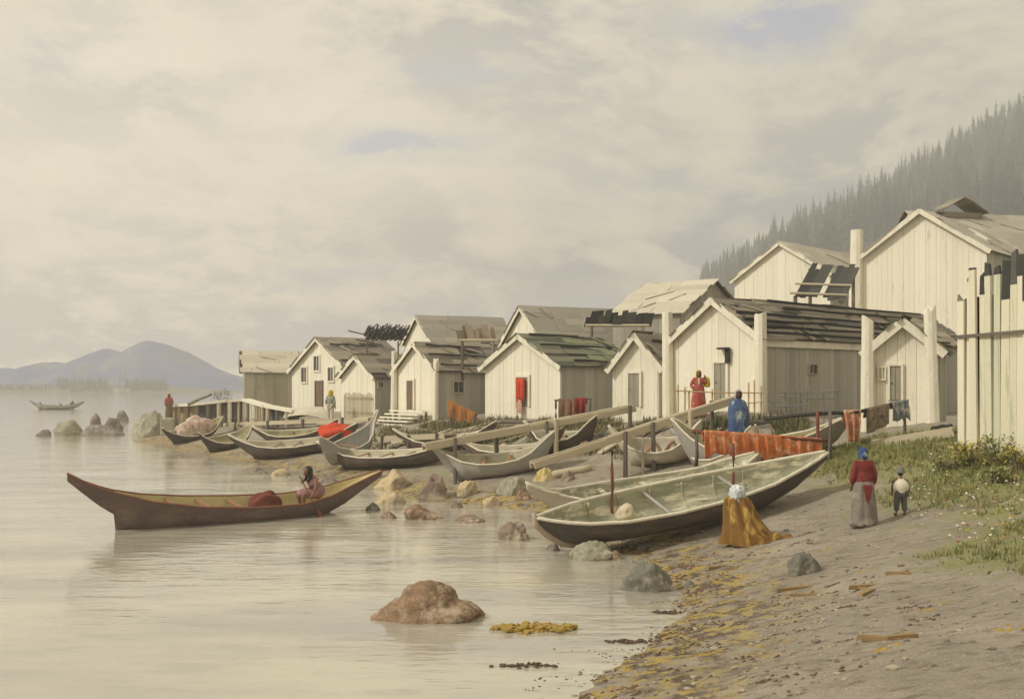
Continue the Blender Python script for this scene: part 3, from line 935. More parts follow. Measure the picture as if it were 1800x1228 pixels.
def frame_from(b, s_, heel=0.0, up=UP):
    """matrix whose x axis runs from b to s_, heeled about it"""
    x = (s_ - b).normalized(); y = up.cross(x).normalized(); z = x.cross(y)
    m3 = Matrix((x, y, z)).transposed().to_4x4()
    return Matrix.Translation(b) @ m3 @ Matrix.Rotation(heel, 4, 'X')


def beached(label, pb, ps, L0, hull, inside, gun, heel=0.0, beam=1.0, hs=1.0, thw=(.3, .5, .7), table=NORTH, lift=0.0, **kw):
    """pb, ps: picture points where the two ends rest"""
    b, s_ = hit(*pb), hit(*ps)
    b.z += lift; s_.z += lift
    L = (s_ - b).length if L0 is None else L0
    return canoe(label, L, table, frame_from(b, s_, heel), hull, inside, gun, thw, beam, hs=hs, **kw)


# the canoe on the water with the paddler
TA = [(0, 1.50, 1.32, .03), (.045, 1.27, .97, .06), (.09, 1.10, .64, .12), (.13, .97, .40, .19), (.14, .95, -.22, .21), (.22, .76, -.28, .42), (.36, .58, -.3, .62), (.52, .48, -.3, .68), (.68, .46, -.28, .62),
      (.79, .58, -.10, .44), (.87, .80, .22, .28), (.94, .98, .62, .16), (1.0, 1.14, .95, .07)]
bow = P(205, 931, 27.3); bow.z = 0; st_ = P(585, 899, 31.2); st_.z = 0
ax = (st_ - bow).normalized(); LA = 9.0
canoeA = canoe('long brown violet canoe afloat with high upswept prow, paddled by one person', LA, TA, frame_from(bow - ax * LA * .14, st_, R(8)), m_hullbrown, m_insyellow, m_gunbrown, thw=(.30, .40, .50, .60), beam=1.02)
MA = canoeA.matrix_world.copy()

# the big canoe on the beach
TH = [(0, .88, .62, .05), (.03, .84, .42, .22), (.08, .80, .14, .48), (.14, .77, 0, .72), (.25, .75, -.02, .95), (.42, .78, 0, 1.04), (.60, .86, .02, .98), (.75, .96, .12, .78), (.87, 1.10, .42, .48), (.95, 1.20, .78, .24), (1.0, 1.27, 1.08, .06)]
b = Vector((.55, 23.3, .04)); s_ = Vector((7.2, 25.5, .93)); LH0 = (s_ - b).length + .2
canoeH = canoe('largest canoe, hauled up on the mud beside the seated blanket wrapped figure, greenish inside', (s_ - b).length + .2, TH, frame_from(b, s_, R(15)), m_hull, m_insgreen, m_gun, thw=(), beam=.76, gr=.04, hs=.92, n=90, thmat=m_insgreen)
MH = canoeH.matrix_world.copy()
for q in (.2, .31, .42, .53, .64, .74):
    ke = float(np.interp(q, [r_[0] for r_ in TH], [r_[2] for r_ in TH])) * .92; sh = float(np.interp(q, [r_[0] for r_ in TH], [r_[1] for r_ in TH])) * .92; hb = float(np.interp(q, [r_[0] for r_ in TH], [r_[3] for r_ in TH])) * .76
    rb = MB(); pts_ = []
    for i in range(-9, 10):
        f_ = abs(i) / 9; v = 1 - f_
        pts_.append((q * LH0, (1 if i > 0 else -1) * max(0, (hb * (1 - v ** 3.5) ** .9 if v < 1 else 0) - .055), sh - .03 - (sh - ke - .09) * v ** .9))
    rb.tube(pts_, .024, 5); rb.build('rib', m_insgreen, canoeH, smooth=True)
for q in (.40, .66):
    sh = float(np.interp(q, [r_[0] for r_ in TH], [r_[1] for r_ in TH])) * .92; hb = float(np.interp(q, [r_[0] for r_ in TH], [r_[3] for r_ in TH])) * .76
    t_ = MB(); t_.tube([(q * LH0, -hb * .97, sh - .1), (q * LH0 + .02, 0, sh - .12), (q * LH0, hb * .97, sh - .1)], .035, 7); t_.build('thwart', m_hullgrey, canoeH, smooth=True)
mb = MB(); mb.tube([(-.06, 0, .92), (.0, 0, .62), (.22, 0, .40), (.6, 0, .11), (1.05, 0, -.03), (1.6, 0, -.06)], [.05, .075, .09, .10, .085, .04], 8); mb.build('stem_piece', M('pinkish_worn_wood', (.50, .40, .31), (.38, .30, .24), 3), canoeH, smooth=True)

canoe('pale worn canoe lying close behind the largest canoe, its bow beside the other bow', 6.4, NORTH, frame_from(Vector((.35, 25.3, .30)), Vector((5.9, 27.6, .95)), R(13)), m_hullpale, m_insgreen, m_gun, thw=(.35, .55), beam=1.35, hs=.85, gr=.035, thmat=m_insgreen)
beached('short canoe heaped with pinkish blankets below the timber sea wall', (287, 786), (392, 760), None, m_hull, m_insolive, m_gun, heel=R(14), beam=1.2, hs=.95, thw=(.7,))
beached('short olive lined canoe between the blanket heaped canoe and the long red draped one', (352, 799), (446, 777), None, m_hull, m_insolive, m_gun, heel=R(12), beam=1.2, hs=.95, thw=(.3, .7))
cR = beached('long dark canoe with a red cloth thrown over its raised stern end', (412, 812), (636, 786), None, m_hull, m_inside, m_gun, heel=R(12), beam=1.15, hs=1.05, thw=(.35, .5, .65))
beached('dark hulled canoe lying behind the ochre boulders beside the red draped canoe', (566, 826), (824, 812), None, m_hull, m_inside, m_gun, heel=R(10), beam=1.1, hs=.95, thw=(.3, .45, .6))
beached('silver grey canoe whose raised prow stands beside the red cloth', (664, 794), (612, 816), 4.4, m_hullgrey, m_hullgrey, m_gun, heel=R(-6), beam=1.0, hs=1.35, thw=(.5,), lift=.15)
beached('grey canoe lying under the long plank walkway with its stern raised at the right', (770, 852), (985, 823), None, m_hullgrey, m_inside, m_gun, heel=R(10), beam=1.15, hs=1.15, thw=(.4, .6))
beached('brown canoe half hidden behind the walkway posts', (815, 822), (1000, 800), None, m_hullbrown, m_inside, m_gun, heel=R(8), beam=1.0, hs=.9, thw=(.5,))
beached('pale canoe lying between the sloping pole rail and the largest canoe', (1085, 822), (1245, 806), None, m_hullpale, m_hullpale, m_gun, heel=R(16), beam=1.1, hs=1.1, thw=(.4, .6))
beached('silver grey canoe with a tall upright prow behind the middle of the largest canoe', (1204, 836), (1372, 812), 5.0, m_hullgrey, m_insolive, m_gun, heel=R(10), beam=1.2, hs=1.0, table=PROW)
beached('pale grey canoe with prow turned up under the orange blanket', (1342, 838), (1250, 822), 4.6, m_hullpale, m_insolive, m_gun, heel=R(-12), beam=1.2, hs=.8, table=PROW)
beached('grey brown canoe wedged between the landing stage and the long plank walkway', (700, 800), (880, 782), None, m_hullbrown, m_inside, m_gun, heel=R(12), beam=1.05, hs=.9, thw=(.4, .6))
beached('olive lined canoe high on the bank behind the long dark canoe', (450, 783), (600, 768), None, m_hull, m_insolive, m_gun, heel=R(14), beam=1.0, hs=.85, thw=(.4, .6))
beached('short dark canoe high on the bank under the end of the long walkway', (935, 800), (1060, 786), None, m_hull, m_inside, m_gun, heel=R(12), beam=1.1, hs=1.0, thw=(.4, .6))
# upturned canoe on the terrace
b, s_ = hit(486, 748), hit(588, 742); mm = frame_from(b + UP * 1.0, s_ + UP * .95, R(180))
canoe('pale upturned canoe resting on the terrace below the house with three windows', (s_ - b).length, [(q, a_ * .8, c_ * .8, d_) for q, a_, c_, d_ in NORTH], mm, m_hullpale, m_core, m_gun, thw=(.3, .7), name='upturned_canoe', group='dugout canoes')
# far canoe on the water
b = P(52, 719, 175); b.z = 0; s_ = P(148, 717, 176); s_.z = 0
canoeF = canoe('small far canoe out on the open water with three seated people', (s_ - b).length, NORTH, frame_from(b, s_), m_hullgrey, m_inside, m_hullgrey, thw=(.3, .6), beam=1.3, hs=1.15)
MF = canoeF.matrix_world.copy()

# ------------------------------------------------------------------ rails, walkways, poles


def pole(name, label, cat, pts, rad, mat, group=None, jit=.06):
    c = pts[0].copy(); mb = MB()
    k = []
    for i in range(len(pts) - 1):
        for j in range(4):
            q = j / 4; p = pts[i].lerp(pts[i + 1], q)
            k.append(p - c + Vector((random.uniform(-1, 1), random.uniform(-1, 1), random.uniform(-1, 1))) * rad * .25)
    k.append(pts[-1] - c)
    o = mb.tube(k, [rad * (1 - .25 * i / len(k)) for i in range(len(k))], 8, jit=jit)
    return tag(mb.build(name, mat, smooth=True, loc=c), label, cat, group)


def walkway(label, ends, w_, posts, th=.09, mat=None, name='plank_walkway', cat='walkway'):
    e = empty(name, ends[0], label, cat); o = ends[0]
    a = (ends[1] - ends[0]); L = a.length; a.normalize(); q = UP.cross(a).normalized(); n_ = a.cross(q)
    mb = MB()
    for k in range(3):
        t_ = 0
        while t_ < L:
            ln = min(random.uniform(2.2, 4.5), L - t_)
            mb.box(a * t_ + q * (w_ * (k / 3 - .5)) + n_ * random.uniform(-.015, .02), a * (ln - .03), q * (w_ / 3 - .015), n_ * th * random.uniform(.8, 1.1)); t_ += ln
    mb.build('deck_plank', mat or m_pole, e)
    b_ = MB(); b_.box(q * (-w_ / 2 - .02) - n_ * .14, a * L, q * .06, n_ * .14); b_.box(q * (w_ / 2 - .04) - n_ * .14, a * L, q * .06, n_ * .14); b_.build('side_beam', mat or m_pole, e)
    for (t_, side, mt, r_) in posts:
        p = o + a * L * t_ + q * side * (w_ / 2 + .06); g_ = H(p.x, p.y)
        pm = MB(); pm.tube([Vector((p.x, p.y, g_ - .3)) - o, p - o + Vector((random.uniform(-.04, .04), 0, .12))], [r_, r_ * .9], 7); pm.build('post', mt, e)
    return e


walkway('long raised plank walkway climbing on thin posts past the mossy roofed house', (P(745, 784, 36.5), P(1112, 716, 39)), .55,
        [(.13, -1, m_post, .065), (.56, -1, m_post, .065), (.60, -1, m_pole, .10), (.97, -1, m_post, .08), (.35, 1, m_post, .09), (.8, 1, m_post, .09)])
walkway('narrow sloping gangplank rising from the mud to the terrace of the large house', (P(935, 815, 32), P(1292, 700, 35)), .34,
        [(.42, -1, m_post, .075), (.56, -1, m_post, .075), (.74, -1, m_pole, .09), (.9, 1, m_post, .08)], th=.08)
walkway('low pale plank walkway running along the terrace edge behind the left canoes', (hit(400, 758) + UP * .45, hit(655, 752) + UP * .5), .6, [(.1, -1, m_post, .1), (.35, -1, m_post, .1), (.6, -1, m_post, .1), (.85, -1, m_post, .1)])
walkway('pale plank sill lying along the top of the grass bank before the narrow hut', (drop(P(1535, 763, 29.4), .06), drop(P(1680, 752, 28.2), .12)), .5, [], th=.1, name='plank_sill', cat='sill')
walkway('short low landing stage of planks beside the grey prow', (P(672, 770, 47), P(792, 764, 45)), .9, [(.1, -1, m_post, .065), (.5, -1, m_post, .065), (.9, -1, m_post, .065)], name='landing_stage', cat='landing')


def stake(label, px, py0, py1, mat, r_=.05, group='stakes set in the shore', d=None, lean=0.0):
    g_ = hit(px, py1); d = d or g_.y
    b_ = P(px, py1, d); t_ = P(px + lean, py0, d)
    return pole('stake', label, 'stake', [b_ - UP * .25, t_], r_, mat, group)


def in_canoe(px, py, M4, L, table, hs=1.0):
    """the spot on the canoe's floor that shows at a picture point"""
    best = None
    ts = [r_[0] for r_ in table]
    for i in range(5, 96):
        q = i / 100; ke = np.interp(q, ts, [r_[2] for r_ in table]) * hs + .12; hb = np.interp(q, ts, [r_[3] for r_ in table])
        for y in np.linspace(-.6, .6, 25):
            w_ = M4 @ Vector((q * L, y * hb, ke + abs(y) ** 3 * .3)); e_ = math.hypot(900 + w_.x / w_.y * F - px, HZ + (EYE - w_.z) / w_.y * F - py)
            if best is None or e_ < best[0]: best = (e_, w_)
    print('in canoe', px, py, 'off by', round(best[0], 1)); return best[1]


LH = (Vector((7.2, 25.5, .93)) - Vector((.55, 23.3, .04))).length + .2
for px, top, py, lb in ((1073, 792, 886, 'red brown stake standing in the largest canoe beside a round pale bundle'), (1286, 779, 862, 'red stake standing in the largest canoe in front of the orange blanket')):
    w_ = in_canoe(px, py, MH, LH, TH, .92); t_ = P(px + 3, top, w_.y)
    pole('stake', lb, 'stake', [w_ - UP * .1, t_], .042, m_redpost, 'stakes set in the shore')
stake('thin tan stake between the gangplank and the largest canoe', 1130, 768, 832, m_pole, .05)
pA = hit(1437, 814); pB = hit(1459, 808)
stake('dark red stake carrying the right end of the orange blanket pole', 1437, 722, 816, m_redpost, .055, d=pA.y)
stake('grey stake just right of the dark red one, carrying the clothes pole', 1459, 722, 808, m_post, .055, d=pB.y)
g0 = hit(1224, 800)
stake('short grey stake carrying the left end of the orange blanket pole', 1224, 757, 822, m_post, .06, d=28.0)
dbl = 28.0; dbr = pA.y
pole('blanket_pole', 'straight red brown pole that the orange blanket hangs over', 'pole', [P(1218, 758, dbl), P(1340, 766, (dbl + dbr) / 2), P(1460, 775, dbr)], .05, m_redpost)
pole('clothes_pole', 'dark sagging pole hung with clothes before the narrow hut', 'pole', [P(1345, 737, pA.y + 2), P(1437, 726, pA.y + .05), P(1505, 725, pB.y), P(1548, 714, pB.y + .5), P(1592, 705, pB.y + 1)], .055, m_dark)
stake('grey stake carrying the far right end of the clothes pole', 1590, 702, 770, m_post, .05, d=pB.y + 1)

# timber sea wall at the left
WL = [P(298, 713, 74), P(345, 710, 72.5), P(400, 704, 72), P(432, 702, 72), P(470, 713, 66), P(520, 722, 64)]
e = empty('timber_sea_wall', (WL[0].x, WL[0].y, 0), 'low timber sea wall of posts with dark gaps, left of the grey shed', 'sea wall'); c = e.location.copy()
cap = MB(); bk = MB(); tw = MB()
for i in range(len(WL) - 1):
    a_, b_ = WL[i] - c, WL[i + 1] - c; d_ = (b_ - a_); q = Vector((-d_.y, d_.x, 0)).normalized() * .3
    cap.hexa([a_ - q - UP * .1, b_ - q - UP * .1, b_ + q - UP * .1, a_ + q - UP * .1, a_ - q + UP * .07, b_ - q + UP * .07, b_ + q + UP * .07, a_ + q + UP * .07])
    za, zb = Vector((a_.x, a_.y, -.2)), Vector((b_.x, b_.y, -.2))
    mat_ = tw if i == 0 else bk
    mat_.hexa([za + q * .5, zb + q * .5, zb + q * .8, za + q * .8, a_ + q * .5 - UP * .11, b_ + q * .5 - UP * .11, b_ + q * .8 - UP * .11, a_ + q * .8 - UP * .11])
    k = max(2, int(d_.length / .75))
    for j in range(k):
        p = a_.lerp(b_, (j + .3) / k); pm = MB(); pm.tube([Vector((p.x, p.y, -.3)) - q * .5, p - q * .5 - UP * .105], random.uniform(.08, .15), 7); pm.build('post', random.choice([m_pole, m_pole, m_post, m_trim]), e)
m_tawny = M('tawny_wall_boards', (.56, .42, .23), (.40, .32, .2), 1.0, stain=(.22, .2, .16), stain_at=(.5, .62), stain_scale=1.6)
m_wallback = M('dark_wall_fill', (.13, .125, .11), (.26, .23, .18), .9, stain=(.10, .10, .10), stain_at=(.5, .6))
cap.build('cap_beam', m_trim, e); bk.build('infill', m_wallback, e); tw.build('tawny_infill', m_tawny, e)

# drying rack and stick fence before the large house
e = empty('stick_fence', hit(1270, 728), 'thin tan stick fence before the door of the large house, behind the red dressed person', 'fence'); c = e.location.copy()
d0 = 36.3
for px, y0, y1 in ((1192, 676, 728), (1204, 680, 729), (1211, 686, 729), (1252, 684, 727), (1316, 672, 732), (1326, 668, 733), (1338, 678, 735)):
    mb = MB(); p = P(px, y0, d0); mb.tube([p - c, Vector((p.x, p.y, H(p.x, p.y) - .2)) - c], .03, 6); mb.build('post', m_tan, e)
mb = MB(); mb.tube([P(1186, 686, d0) - c + Vector((0, -.05, 0)), P(1265, 690, d0) - c + Vector((0, -.05, 0)), P(1342, 690, d0) - c + Vector((0, -.05, 0))], .025, 6); mb.build('rail', m_tan, e)
mb = MB(); mb.tube([P(1300, 709, d0) - c + Vector((0, -.05, 0)), P(1342, 706, d0) - c + Vector((0, -.05, 0))], .02, 6); mb.build('rail', m_tan, e)
m_stick = M('bluish_grey_sticks', (.24, .25, .25), (.17, .18, .18), 6)
e = empty('drying_rack', hit(1400, 745), 'light rack of crossed thin grey sticks against the side wall of the large house', 'rack'); c = e.location.copy(); d0 = 35.4
for px, y0, y1, ln in ((1380, 690, 740, 3), (1398, 684, 742, 2), (1407, 690, 744, 3), (1420, 672, 706, -3), (1448, 684, 718, 0), (1472, 686, 714, 1), (1388, 700, 748, 5)):
    mb = MB(); mb.tube([P(px, y0, d0) - c, drop(P(px + ln, y1, d0), -.1) - c], .022, 5); mb.build('upright', m_stick, e)
for x0, y0, x1, y1 in ((1368, 689, 1476, 687), (1370, 697, 1470, 700), (1350, 704, 1372, 707), (1364, 714, 1420, 711)):
    mb = MB(); mb.tube([P(x0, y0, d0 - .06) - c, P((x0 + x1) / 2, (y0 + y1) / 2 + 1.5, d0 - .06) - c, P(x1, y1, d0 - .06) - c], .02, 5); mb.build('crossbar', m_stick, e)

# scattered logs and old planks on the bank
LOGS = [(690, 783, 760, 776, .16, 'bleached log lying beside the grey prow'), (655, 806, 735, 803, .12, 'short dark log below the landing stage'), (835, 742, 935, 745, .10, 'dark beam at the foot of the red draped doorway'),
        (1075, 742, 1180, 733, .11, 'grey beam before the tall grey door'), (1215, 790, 1180, 758, .10, 'grey slanting log by the short stake'), (960, 842, 1040, 826, .14, 'pale log half buried under the gangplank'),
        (1000, 790, 1065, 765, .15, 'dark brown log under the walkway end'), (560, 748, 640, 745, .12, 'pale beam beside the yellow scarfed person'), (1300, 752, 1400, 742, .12, 'long dark log behind the blue shawled person'),
        (330, 694, 372, 684, .12, 'driftwood spar lying on the sea wall'), (1120, 800, 1190, 790, .09, 'pale driftwood pole under the gangplank'), (1640, 757, 1672, 752, .09, 'short black log at the end of the plank sill')]
for x0, y0, x1, y1, r_, lb in LOGS:
    if y0 < 700:
        a_, b_ = P(x0, y0 + 18, 71), P(x1, y1 + 10, 71.5)
    else:
        a_, b_ = hit(x0, y0), hit(x1, y1)
    mt = m_post if 'dark' in lb else (m_pole if 'pale' in lb or 'bleached' in lb else M('grey_driftwood', (.36, .34, .29), (.26, .245, .21), 4))
    if 'black' in lb: mt = m_dark
    pole('driftwood_log', lb, 'log', [a_ + UP * r_ * .6, b_ + UP * r_ * .6], r_, mt)

# paddles left lying across the beached canoes
def loose_paddle(lb, c, an, tilt):
    o_ = Vector(c); d_ = Vector((math.cos(an), math.sin(an), tilt)).normalized(); q = UP.cross(d_).normalized()
    e = empty('paddle', o_, lb, 'paddle'); mb = MB(); mb.tube([d_ * -.7, d_ * .35], .02, 7); mb.build('shaft', m_pole, e, smooth=True)
    mb = MB(); rows = []
    for i in range(8):
        v = i / 7; w_ = .02 + .08 * math.sin(math.pi * min(1, v * .9 + .06)); cc = d_ * (.33 + .6 * v); rows.append([cc - q * w_, cc + UP * .012, cc + q * w_, cc - UP * .012])
    mb.grid(rows, close=True); mb.face(rows[-1]); mb.build('blade', m_pole, e, smooth=True)


loose_paddle('pale paddle lying inside the largest canoe toward its bow', in_canoe(1010, 898, MH, LH, TH, .92) + UP * .06, .3, .08)
loose_paddle('pale paddle lying inside the largest canoe amidships', in_canoe(1190, 880, MH, LH, TH, .92) + UP * .07, .22, .1)
# ------------------------------------------------------------------ cloth, bundles
def hanging(name, label, a_, b_, drop_l, drop_r, mat, folds=5, amp=.06, n=40, k=12, back=.35, ragged=.0, cat='cloth', group=None, seed=0, taper=0.0):
    """cloth folded over a pole from a_ to b_, longer fall on the viewer's side"""
    c = a_.copy(); ax_ = (b_ - a_); q = Vector((ax_.y, -ax_.x, 0)).normalized()
    if q.y > 0: q = -q
    rr = random.Random(seed); ph = [rr.uniform(0, 6.28) for _ in range(6)]
    rows = []
    for sidx in range(-4, k + 1):
        row = []
        for i in range(n + 1):
            u = i / n
            fall = (drop_l + (drop_r - drop_l) * u) * (1 + ragged * (math.sin(u * 23 + ph[0]) * .5 + math.sin(u * 51 + ph[1]) * .35))
            base = ax_ * (u + taper * (0.5 - u) * max(0, sidx) / k)
            if sidx < 0: v = -sidx / 4 * back * fall; side = -1
            else: v = sidx / k * fall; side = 1
            w_ = min(1, v / .25)
            wave = math.sin(u * folds * 6.28 + ph[2] + math.sin(v * 2 + ph[3]) * .5) * amp * w_ + math.sin(u * folds * 2.3 * 6.28 + ph[4]) * amp * .35 * w_
            row.append(base + q * (side * (.06 + .02 * w_) + wave * (1 if side > 0 else .4)) + UP * (.055 * (1 - w_) - v))
        rows.append(row)
    mb = MB(); mb.grid(rows); o = mb.build(name, mat, smooth=True, loc=c, fix=False)
    md = o.modifiers.new('thickness', 'SOLIDIFY'); md.thickness = .018; md.offset = 0
    return tag(o, label, cat, group)


m_orange = cloth_mat('orange_red_blanket', (.56, .15, .045), (.62, .22, .09), 3.5, stain=(.70, .42, .26))
m_orange2 = cloth_mat('salmon_cloth', (.56, .25, .14), (.44, .18, .10), 5, stain=(.66, .48, .33))
m_umber = cloth_mat('umber_cloth', (.17, .11, .075), (.34, .28, .2), 3, stain=(.09, .05, .04))
m_slate = cloth_mat('slate_blue_cloth', (.16, .18, .20), (.24, .26, .27), 5, stain=(.6, .56, .46))
m_red = cloth_mat('vermilion_cloth', (.62, .085, .035), (.50, .06, .03), 5)
m_darkred = cloth_mat('dark_red_cloth', (.30, .05, .04), (.22, .04, .035), 5)
m_brown = cloth_mat('brown_blanket', (.26, .15, .10), (.18, .11, .08), 4)
m_rust = cloth_mat('rust_brown_cloth', (.42, .19, .06), (.33, .13, .045), 4)

hanging('blanket', 'wide ragged orange red blanket hung over the pole behind the largest canoe', P(1236, 759, dbl - .1), P(1442, 773.5, dbr + .05), .58, .52, m_orange, folds=11, amp=.05, n=150, ragged=.22, cat='blanket', seed=4)
hanging('garment', 'salmon orange trousers hung on the clothes pole', P(1481, 724, pB.y + .02), P(1512, 724, pB.y + .1), .78, .80, m_orange2, folds=2, amp=.05, n=24, seed=2, group='clothes on the clothes pole', cat='garment', taper=.45)
hanging('garment', 'brown and umber cloth hung on the clothes pole right of the orange trousers', P(1522, 721, pB.y + .2), P(1560, 712, pB.y + .6), .62, .50, m_umber, folds=2, amp=.05, n=24, seed=5, group='clothes on the clothes pole', cat='garment')
hanging('garment', 'slate blue and white shirt hung at the end of the clothes pole', P(1567, 710, pB.y + .7), P(1594, 705, pB.y + 1), .45, .48, m_slate, folds=3, amp=.06, n=24, seed=6, group='clothes on the clothes pole', cat='garment', ragged=.12)

pole('laundry_rail', 'low rail carrying brown and dark red laundry by the walkway', 'rail', [P(975, 703, 40), P(1040, 701, 39.6)], .04, m_post)
stake('stake carrying the left end of the low laundry rail', 977, 702, 745, m_post, .05, d=40, group='stakes of the laundry rail'); stake('stake carrying the right end of the low laundry rail', 1038, 700, 745, m_post, .05, d=39.6, group='stakes of the laundry rail')
hanging('blanket', 'brown blanket hung on the low laundry rail', P(983, 703, 40), P(1011, 702, 39.8), .72, .68, m_brown, folds=2, amp=.04, n=20, seed=8, group='laundry on the low rail', cat='blanket')
hanging('garment', 'dark red trousers hung beside the brown blanket', P(1012, 702, 39.8), P(1031, 701, 39.65), .52, .55, m_darkred, folds=2, amp=.07, n=20, seed=9, group='laundry on the low rail', cat='garment', ragged=.2)

# rust brown hide thrown over a leaning trestle before the window of the post house
c = hit(815, 748); e = empty('trestle', c, 'leaning pole trestle before the side window of the house with corner posts', 'trestle')
dt = c.y
t0, t1 = P(787, 704, dt), P(838, 728, dt - .4)
mb = MB(); mb.tube([t0 - c, t1 - c], .05, 6); mb.build('rail', m_post, e)
for q in (.12, .92):
    p = t0.lerp(t1, q)
    for sg in (-1, 1):
        mb = MB(); mb.tube([p - c, drop(p + Vector((.05 * sg, .3 * sg, 0)), -.1) - c], .04, 6); mb.build('leg', m_post, e)
hanging('hide', 'rust brown hide with dangling flaps thrown over the leaning trestle', t0 + UP * .02, t1 + UP * .02, .95, .45, m_rust, folds=3, amp=.05, n=30, seed=12, ragged=.35, cat='hide')
# red cloth in the doorway of h5
tq = h5.on_gable(921); c = h5.O + h5.g * tq - h5.s * .2 + UP * h5.zat(tq, 667)
hanging('garment', 'bright red garment hung in the doorway of the mossy roofed house', c - h5.g * -.32, c - h5.g * .30, .95, 1.0, m_red, folds=2, amp=.05, n=24, seed=14, cat='garment', ragged=.25)
hanging('cloth', 'faded pink cloth hanging below the bright red garment in the doorway', c - h5.g * -.22 - UP * 1.02 - h5.s * .02, c - h5.g * .16 - UP * 1.02 - h5.s * .02, .55, .6, cloth_mat('faded_pink_cloth', (.56, .30, .21), (.62, .42, .3), 5), folds=2, amp=.03, n=16, seed=15, cat='cloth')


def heap(name, label, c, rx, ry, rz, mat, seed=0, cat='bundle', group=None, creases=5):
    """a crumpled pile of cloth"""
    rr = random.Random(seed); off = Vector((rr.uniform(0, 90), rr.uniform(0, 90), 1))
    bm = bmesh.new(); bmesh.ops.create_icosphere(bm, subdivisions=4, radius=1)
    for v in bm.verts:
        q = v.co.copy(); k = 1 + .28 * noise.noise(q * 1.6 + off) - .16 * abs(noise.noise(q * 3.4 + off)) - .07 * abs(noise.noise(q * 7 + off))
        q *= k
        if q.z < -.35: q.z = -.35 - (abs(q.z) - .35) * .15
        v.co = Vector((q.x * rx, q.y * ry, (q.z + .38) * rz))
    me = bpy.data.meshes.new(name); bm.to_mesh(me); bm.free(); me.materials.append(mat); me.polygons.foreach_set('use_smooth', [True] * len(me.polygons))
    o = bpy.data.objects.new(name, me); COL.objects.link(o); o.location = c
    return tag(o, label, cat, group)


m_pink = cloth_mat('dusty_pink_blankets', (.46, .30, .25), (.56, .41, .33), 2.5, stain=(.66, .60, .5))
m_maroon = cloth_mat('maroon_bundle', (.20, .06, .045), (.15, .05, .04), 5)
b, s_ = hit(287, 786), hit(392, 760)
for q_, rx_, rz_, sd_, lb_ in ((.36, .62, .62, 3, 'dusty pink blanket roll at the seaward end of the heap in the short canoe'), (.52, .72, .85, 4, 'tallest dusty pink blanket roll in the middle of the short canoe heap'), (.7, .58, .66, 31, 'dusty pink blanket roll at the landward end of the heap in the short canoe')):
    heap('blanket_roll', lb_, b.lerp(s_, q_) + Vector((0, 0.05, .32)), rx_, .5, rz_, m_pink, sd_, cat='blanket', group='blankets heaped in the short canoe')
b, s_ = hit(412, 812), hit(636, 786)
heap('cloth', 'bright red cloth thrown over the stern end of the long dark canoe', b.lerp(s_, .82) + UP * .58, .95, .62, .5, m_red, 5, cat='cloth')
o = heap('bundle', 'maroon bundle lying amidships in the floating canoe', (0, 0, 0), .46, .36, .36, m_maroon, 7); o.matrix_world = MA @ Matrix.Translation((LA * .59, 0, .24))
# round pale bundle by the stake in the big canoe
c = in_canoe(1090, 884, MH, LH, TH, .92) - UP * .05
heap('bundle', 'round pale bundle lying in the largest canoe at the foot of a red brown stake', c, .27, .25, .26, cloth_mat('pale_bundle', (.66, .58, .42), (.56, .48, .34), 5), 9)

# ------------------------------------------------------------------ rocks
def rock_mat(name, a, b_, c_, sc_=1.4):
    return M(name, a, b_, sc_, rough=.8, stain=c_, stain_at=(.48, .62), stain_scale=sc_ * 1.2, bump=1.0, grain=.3, bscale=6)


r_brown = rock_mat('brown_rock', (.33, .215, .13), (.13, .09, .06), (.48, .37, .26), 2.2)
r_ochre = rock_mat('ochre_rock', (.58, .46, .27), (.46, .36, .22), (.36, .30, .22))
r_grey = rock_mat('dark_grey_rock', (.20, .19, .15), (.13, .125, .105), (.30, .28, .22))
r_mauve = rock_mat('mauve_brown_rock', (.29, .22, .175), (.19, .14, .115), (.46, .38, .28))
r_green = rock_mat('grey_green_rock', (.36, .34, .25), (.25, .245, .19), (.48, .44, .33))
r_far = rock_mat('far_purplish_rock', (.24, .20, .17), (.15, .13, .12), (.36, .33, .26))


